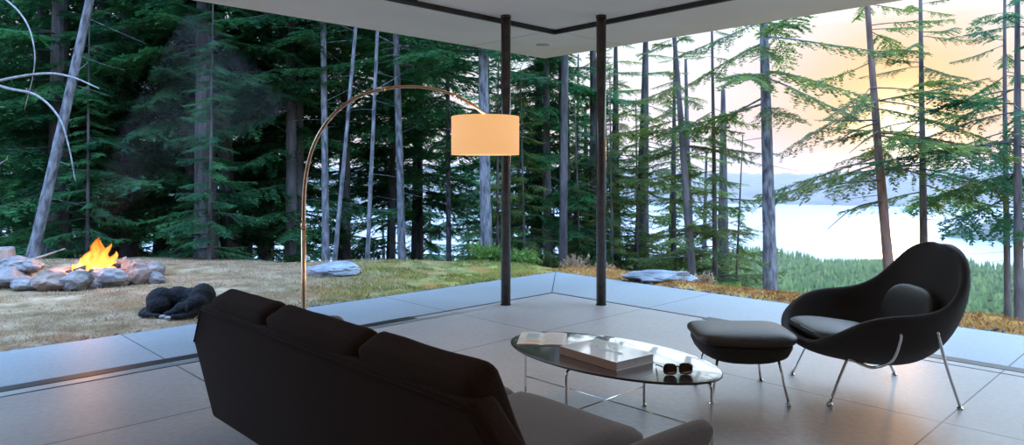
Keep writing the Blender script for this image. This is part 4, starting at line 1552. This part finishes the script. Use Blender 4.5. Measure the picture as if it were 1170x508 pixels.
# dead tree at the left edge, its bare limbs arching into view
t = empty('dead_tree', (at(-60, 300, 9.6).x, 9.6, hgt(at(-60, 300, 9.6).x, 9.6)), 0, 'leafless dead tree reaching bare pale limbs in from the left edge', 'tree')
o0 = t.location
tm = trunk_mesh(.12, 7, 77); add_mat(tm, M['deadwood'])
tk = bpy.data.objects.new('trunk', tm); C.objects.link(tk); tk.parent = t
for pl_, r0 in (([(-60, 110), (0, 92), (50, 84), (82, 88), (113, 101)], .022), ([(-60, 70), (0, 98), (40, 108), (66, 132), (78, 165), (86, 207)], .020),
                ([(-60, -40), (0, -5), (28, 22), (39, 55), (38, 85), (28, 125)], .014), ([(-60, 150), (-10, 125), (5, 122)], .010), ([(-60, 215), (0, 187), (9, 178)], .012)):
    pts = smooth_path([at(x, y, 9.6 - .012 * (x + 60)) - o0 for x, y in pl_], 6)
    n = len(pts)
    obj('limb', tube(pts, [r0 * (1 - .75 * k / n) for k in range(n)], 8), M['deadwood'], t, True)
    if n > 20:
        pass
# the pale broken limbs at the reddish tree
t = empty('broken_limb', at(1000, 150, 12.9), 0, 'bare broken limbs hanging beside the reddish leaning trunk', 'branch')
for (x0, y0, x1, y1, x2, y2) in ((1001, 137, 965, 138, 930, 137), (1002, 140, 975, 150, 948, 168), (1003, 150, 985, 163, 970, 175), (1000, 118, 975, 122, 943, 128), (1006, 206, 960, 210, 925, 222), (1008, 229, 975, 238, 945, 262), (1006, 185, 965, 190, 940, 200)):
    pts = smooth_path([at(x0, y0, 12.9) - t.location, at(x1, y1, 12.7) - t.location, at(x2, y2, 12.5) - t.location], 5)
    obj('limb', tube(pts, [.018 * (1 - .8 * k / len(pts)) for k in range(len(pts))], 6), M['bark'], t, True)

# forest behind
rnd = random.Random(21)
TR = {}
def bg_tree(kind, px_, Y, lab, grp, leaf='needles', sc=None, name='fir_tree'):
    x = (px_ - CX) / F * Y
    key = rnd.randrange(3)
    H0 = PROTO[kind][2]
    tkey = (kind, key, 'bark')
    if tkey not in TR:
        TR[tkey] = trunk_mesh((.13, .17, .21)[key] if kind != 'young' else .035, H0, key + 90)
    s = sc or rnd.uniform(.85, 1.2)
    t = tree(kind, (x, Y, hgt(x, Y)), 0, lab, grp, rz=rnd.uniform(0, 6.28), leaf=leaf, trunk=TR[tkey], name=name, lean=(rnd.uniform(-.04, .04), rnd.uniform(-.03, .03)), sc=s)
    t.children[0].scale = (s, s, s)
    return t


zones = [ # px range, Y range, count, kinds, label, group, leaf
    (-150, 190, 12.5, 20, 13, ('full', 'full2', 'mid'), 'dark fir in the dense stand behind the fire ring', 'firs behind the fire ring', 'needles'),
    (-250, 190, 20, 46, 24, ('full', 'full2', 'mid', 'mid2'), 'shadowed fir deep in the forest far behind the fire ring', 'deep forest firs behind the fire', 'needles'),
    (190, 345, 13.5, 21, 6, ('full2', 'mid', 'full'), 'dark fir among those between the fire and the lamp pole', 'firs left of the lamp pole', 'needles'),
    (190, 345, 21, 46, 6, ('full', 'full2', 'mid'), 'distant dark fir far back between the fire and the lamp pole', 'distant firs left of the lamp pole', 'needles'),
    (345, 575, 16, 24, 4, ('full2', 'mid', 'mid2'), 'green fir among those seen beneath the lamp arc', 'firs under the lamp arc', 'needles'),
    (345, 575, 25, 48, 4, ('full', 'full2', 'mid'), 'distant fir far back beneath the lamp arc', 'distant firs under the lamp arc', 'needles'),
    (575, 700, 15, 24, 6, ('shortfull', 'airy', 'full'), 'green fir among those seen between the steel columns', 'firs between the columns', 'needles'),
    (575, 700, 26, 45, 3, ('full', 'full2', 'mid'), 'distant fir farther back between the steel columns', 'distant firs between the columns', 'needles'),
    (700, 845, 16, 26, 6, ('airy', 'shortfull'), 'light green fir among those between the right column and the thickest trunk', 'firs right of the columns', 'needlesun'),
]
for (a, b, y0, y1, n, kinds, lab, grp, leaf) in zones:
    for k in range(n):
        px_ = a + (b - a) * (k + rnd.uniform(.15, .85)) / n
        bg_tree(rnd.choice(kinds), px_, rnd.uniform(y0, y1), lab, grp, leaf)
for px_, Y, lab in ((100, 12.6, 'young bright green fir behind the campfire flames'), (240, 12.2, 'young fir right of the campfire among dark trunks'), (568, 13, 'young fir beside the thick trunk behind the lampshade'), (600, 13.5, 'young fir just right of the left steel column'),
                (700, 13, 'young fir at the terrace edge right of the right column'), (730, 14, 'young fir between the right column and the leaning trunk'), (664, 14.5, 'young fir just left of the right steel column'), (838, 14.5, 'young fir left of the thickest trunk')):
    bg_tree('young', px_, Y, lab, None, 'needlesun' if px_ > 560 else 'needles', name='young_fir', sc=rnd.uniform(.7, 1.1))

# small shrubs at the crest
def shrub(px_, Y, r, h_, lab, mname='shrubs', n=140):
    rg = np.random.default_rng(int(px_))
    x0 = (px_ - CX) / F * Y
    z0 = hgt(x0, Y)
    t = empty('shrub', (x0, Y, z0), 0, lab, 'shrub')
    LV = []
    for k in range(n):
        a = rg.uniform(0, 2 * PI); sp3 = rg.uniform(.1, 1)
        hh_ = h_ * rg.uniform(.4, 1)
        base_p = np.array([math.cos(a), math.sin(a), 0]) * r * .2 * rg.random()
        tip = np.array([math.cos(a) * r * sp3, math.sin(a) * r * sp3, hh_])
        prevp = base_p
        for s in np.linspace(.25, 1, 5):
            p_ = base_p + (tip - base_p) * s + np.array([0, 0, .1 * h_ * math.sin(s * PI)])
            d = rg.normal(size=3) * .03
            sd = rg.normal(size=3) * .010
            LV += [p_ - sd, p_ + sd, p_ + d + np.array([0, 0, .03])]
            LV += [prevp - sd * .2, prevp + sd * .2, p_]
            prevp = p_
    LV = np.array(LV)
    me_ = npmesh('leaves', LV, np.arange(len(LV)).reshape(-1, 3))
    o = link('foliage', me_, M[mname], t)
    return t


for px_, Y, r, h_, lab, mn in ((548, 11.0, .25, .32, 'bright green fern tuft at the foot of the thick trunk', 'shrubs'), (600, 10.9, .3, .25, 'low green shrub on the crest right of the left column', 'shrubs'),
                          (566, 11.1, .2, .3, 'green grassy tuft between the thick trunk and left column', 'shrubs'), (655, 11.0, .3, .38, 'straw coloured shrub left of the right column at the terrace corner', 'drygrass'),
                          (690, 10.6, .22, .22, 'dry grassy tuft right behind the right column', 'drygrass'), (806, 9.6, .16, .30, 'dry grassy tuft at the terrace edge by the slim trunk', 'drygrass'),
                          (835, 9.3, .25, .2, 'low green shrub at the terrace edge left of the thickest trunk', 'shrubs'), (862, 9.2, .16, .15, 'small green tuft just left of the thickest trunk base', 'shrubs'),
                          (1098, 8.6, .28, .32, 'dark green shrub right behind the lounge chair back', 'needlesun')):
    shrub(px_, Y, r, h_, lab, mn)

# weathered rock by the terrace corner
bm = rock_bm(1.0, .5, .22, 61, 4)
o = obj('boulder', bm, M['boulder']); bp = on(762, 322, .03)
o.location = (bp.x, bp.y + .35, hgt(bp.x, bp.y + .35) + .0)
tag(o, 'low grey rock at the terrace edge below the leaning trunk', 'boulder')

# ---------------------------------------------------------------- firs on the slope below
def cone_tree(seed, H=12, rings_=9, n=9):
    rg = np.random.default_rng(seed)
    V, Fc = [], []
    c = 0
    for i in range(rings_):
        t = i / rings_
        z0 = H * (.08 + .84 * t); r = H * .20 * (1 - t) ** .85 + .12
        zt = z0 + H * .17
        V.append([0, 0, zt])
        for k in range(2 * n):
            a = 2 * PI * k / (2 * n) + rg.uniform(-.1, .1)
            rr = r * (rg.uniform(.85, 1.2) if k % 2 == 0 else rg.uniform(.35, .6))
            V.append([math.cos(a) * rr, math.sin(a) * rr, z0 - (.25 * r if k % 2 == 0 else 0) + rg.uniform(-.15, .15)])
        for k in range(2 * n):
            Fc.append((c, c + 1 + k, c + 1 + (k + 1) % (2 * n)))
        c += 2 * n + 1
    return np.array(V), np.array(Fc)


CT = [cone_tree(s) for s in range(4)]
CM = []
for V_, F_ in CT:
    me_ = npmesh('slope_fir', V_, F_); me_.materials.append(M['canopy']); CM.append(me_)
rg = np.random.default_rng(33)
cand = []
while len(cand) < 5000:
    Y = 26 + (330 - 26) * math.sqrt(rg.random())
    px_ = rg.uniform(380, 1230)
    x = (px_ - CX) / F * Y
    if px_ < 640 and rg.random() < .6:
        continue
    z = hgt(x, Y)
    if z < -57: continue
    s = rg.uniform(.65, 1.25) * (1 if Y > 60 else .55 + .45 * (Y - 26) / 34)
    # crowns must stay below the line of sight to the sound
    if z + 12 * s > 1.35 - (.118 + .02 * math.sin(px_ * .02)) * Y:
        s = (1.35 - .118 * Y - z) / 12 * rg.uniform(.85, 1.0)
        if s < .3: continue
    cand.append((s * 12 / Y, x, Y, z, s, px_))
cand.sort(reverse=True)
seen = [c for c in cand if 640 < c[5] < 1175][:290]
ids = set(id(c) for c in seen)
for k, (q_, x, Y, z, s, px_) in enumerate(seen):
    o = bpy.data.objects.new('slope_fir', CM[k % 4]); C.objects.link(o)
    o.location = (x, Y, z - .3); o.scale = (s, s, s); o.rotation_euler = (0, 0, rg.uniform(0, 6.28))
    if px_ > 900:
        tag(o, 'hazy green fir on the wooded slope below, right part behind the lounge chair', 'tree', 'firs on the slope behind the lounge chair')
    else:
        tag(o, 'hazy green fir on the wooded slope below, left part beyond the terrace', 'tree', 'firs on the slope left of the lounge chair')
VV_, FF_ = [], []
c = 0
for k, cd in enumerate(cand):
    if id(cd) in ids: continue
    q_, x, Y, z, s, px_ = cd
    v, f = CT[k % 4]
    a = rg.uniform(0, 6.28)
    rot = np.array([[math.cos(a), math.sin(a), 0], [-math.sin(a), math.cos(a), 0], [0, 0, 1]])
    VV_.append((v * s) @ rot + np.array([x, Y, z - .3])); FF_.append(f + c); c += len(v)
tag(link('slope_forest', npmesh('slope_forest', np.concatenate(VV_), np.concatenate(FF_)), M['canopy']), 'distant hazy forest canopy covering the slope down to the water', 'forest', kind='stuff')
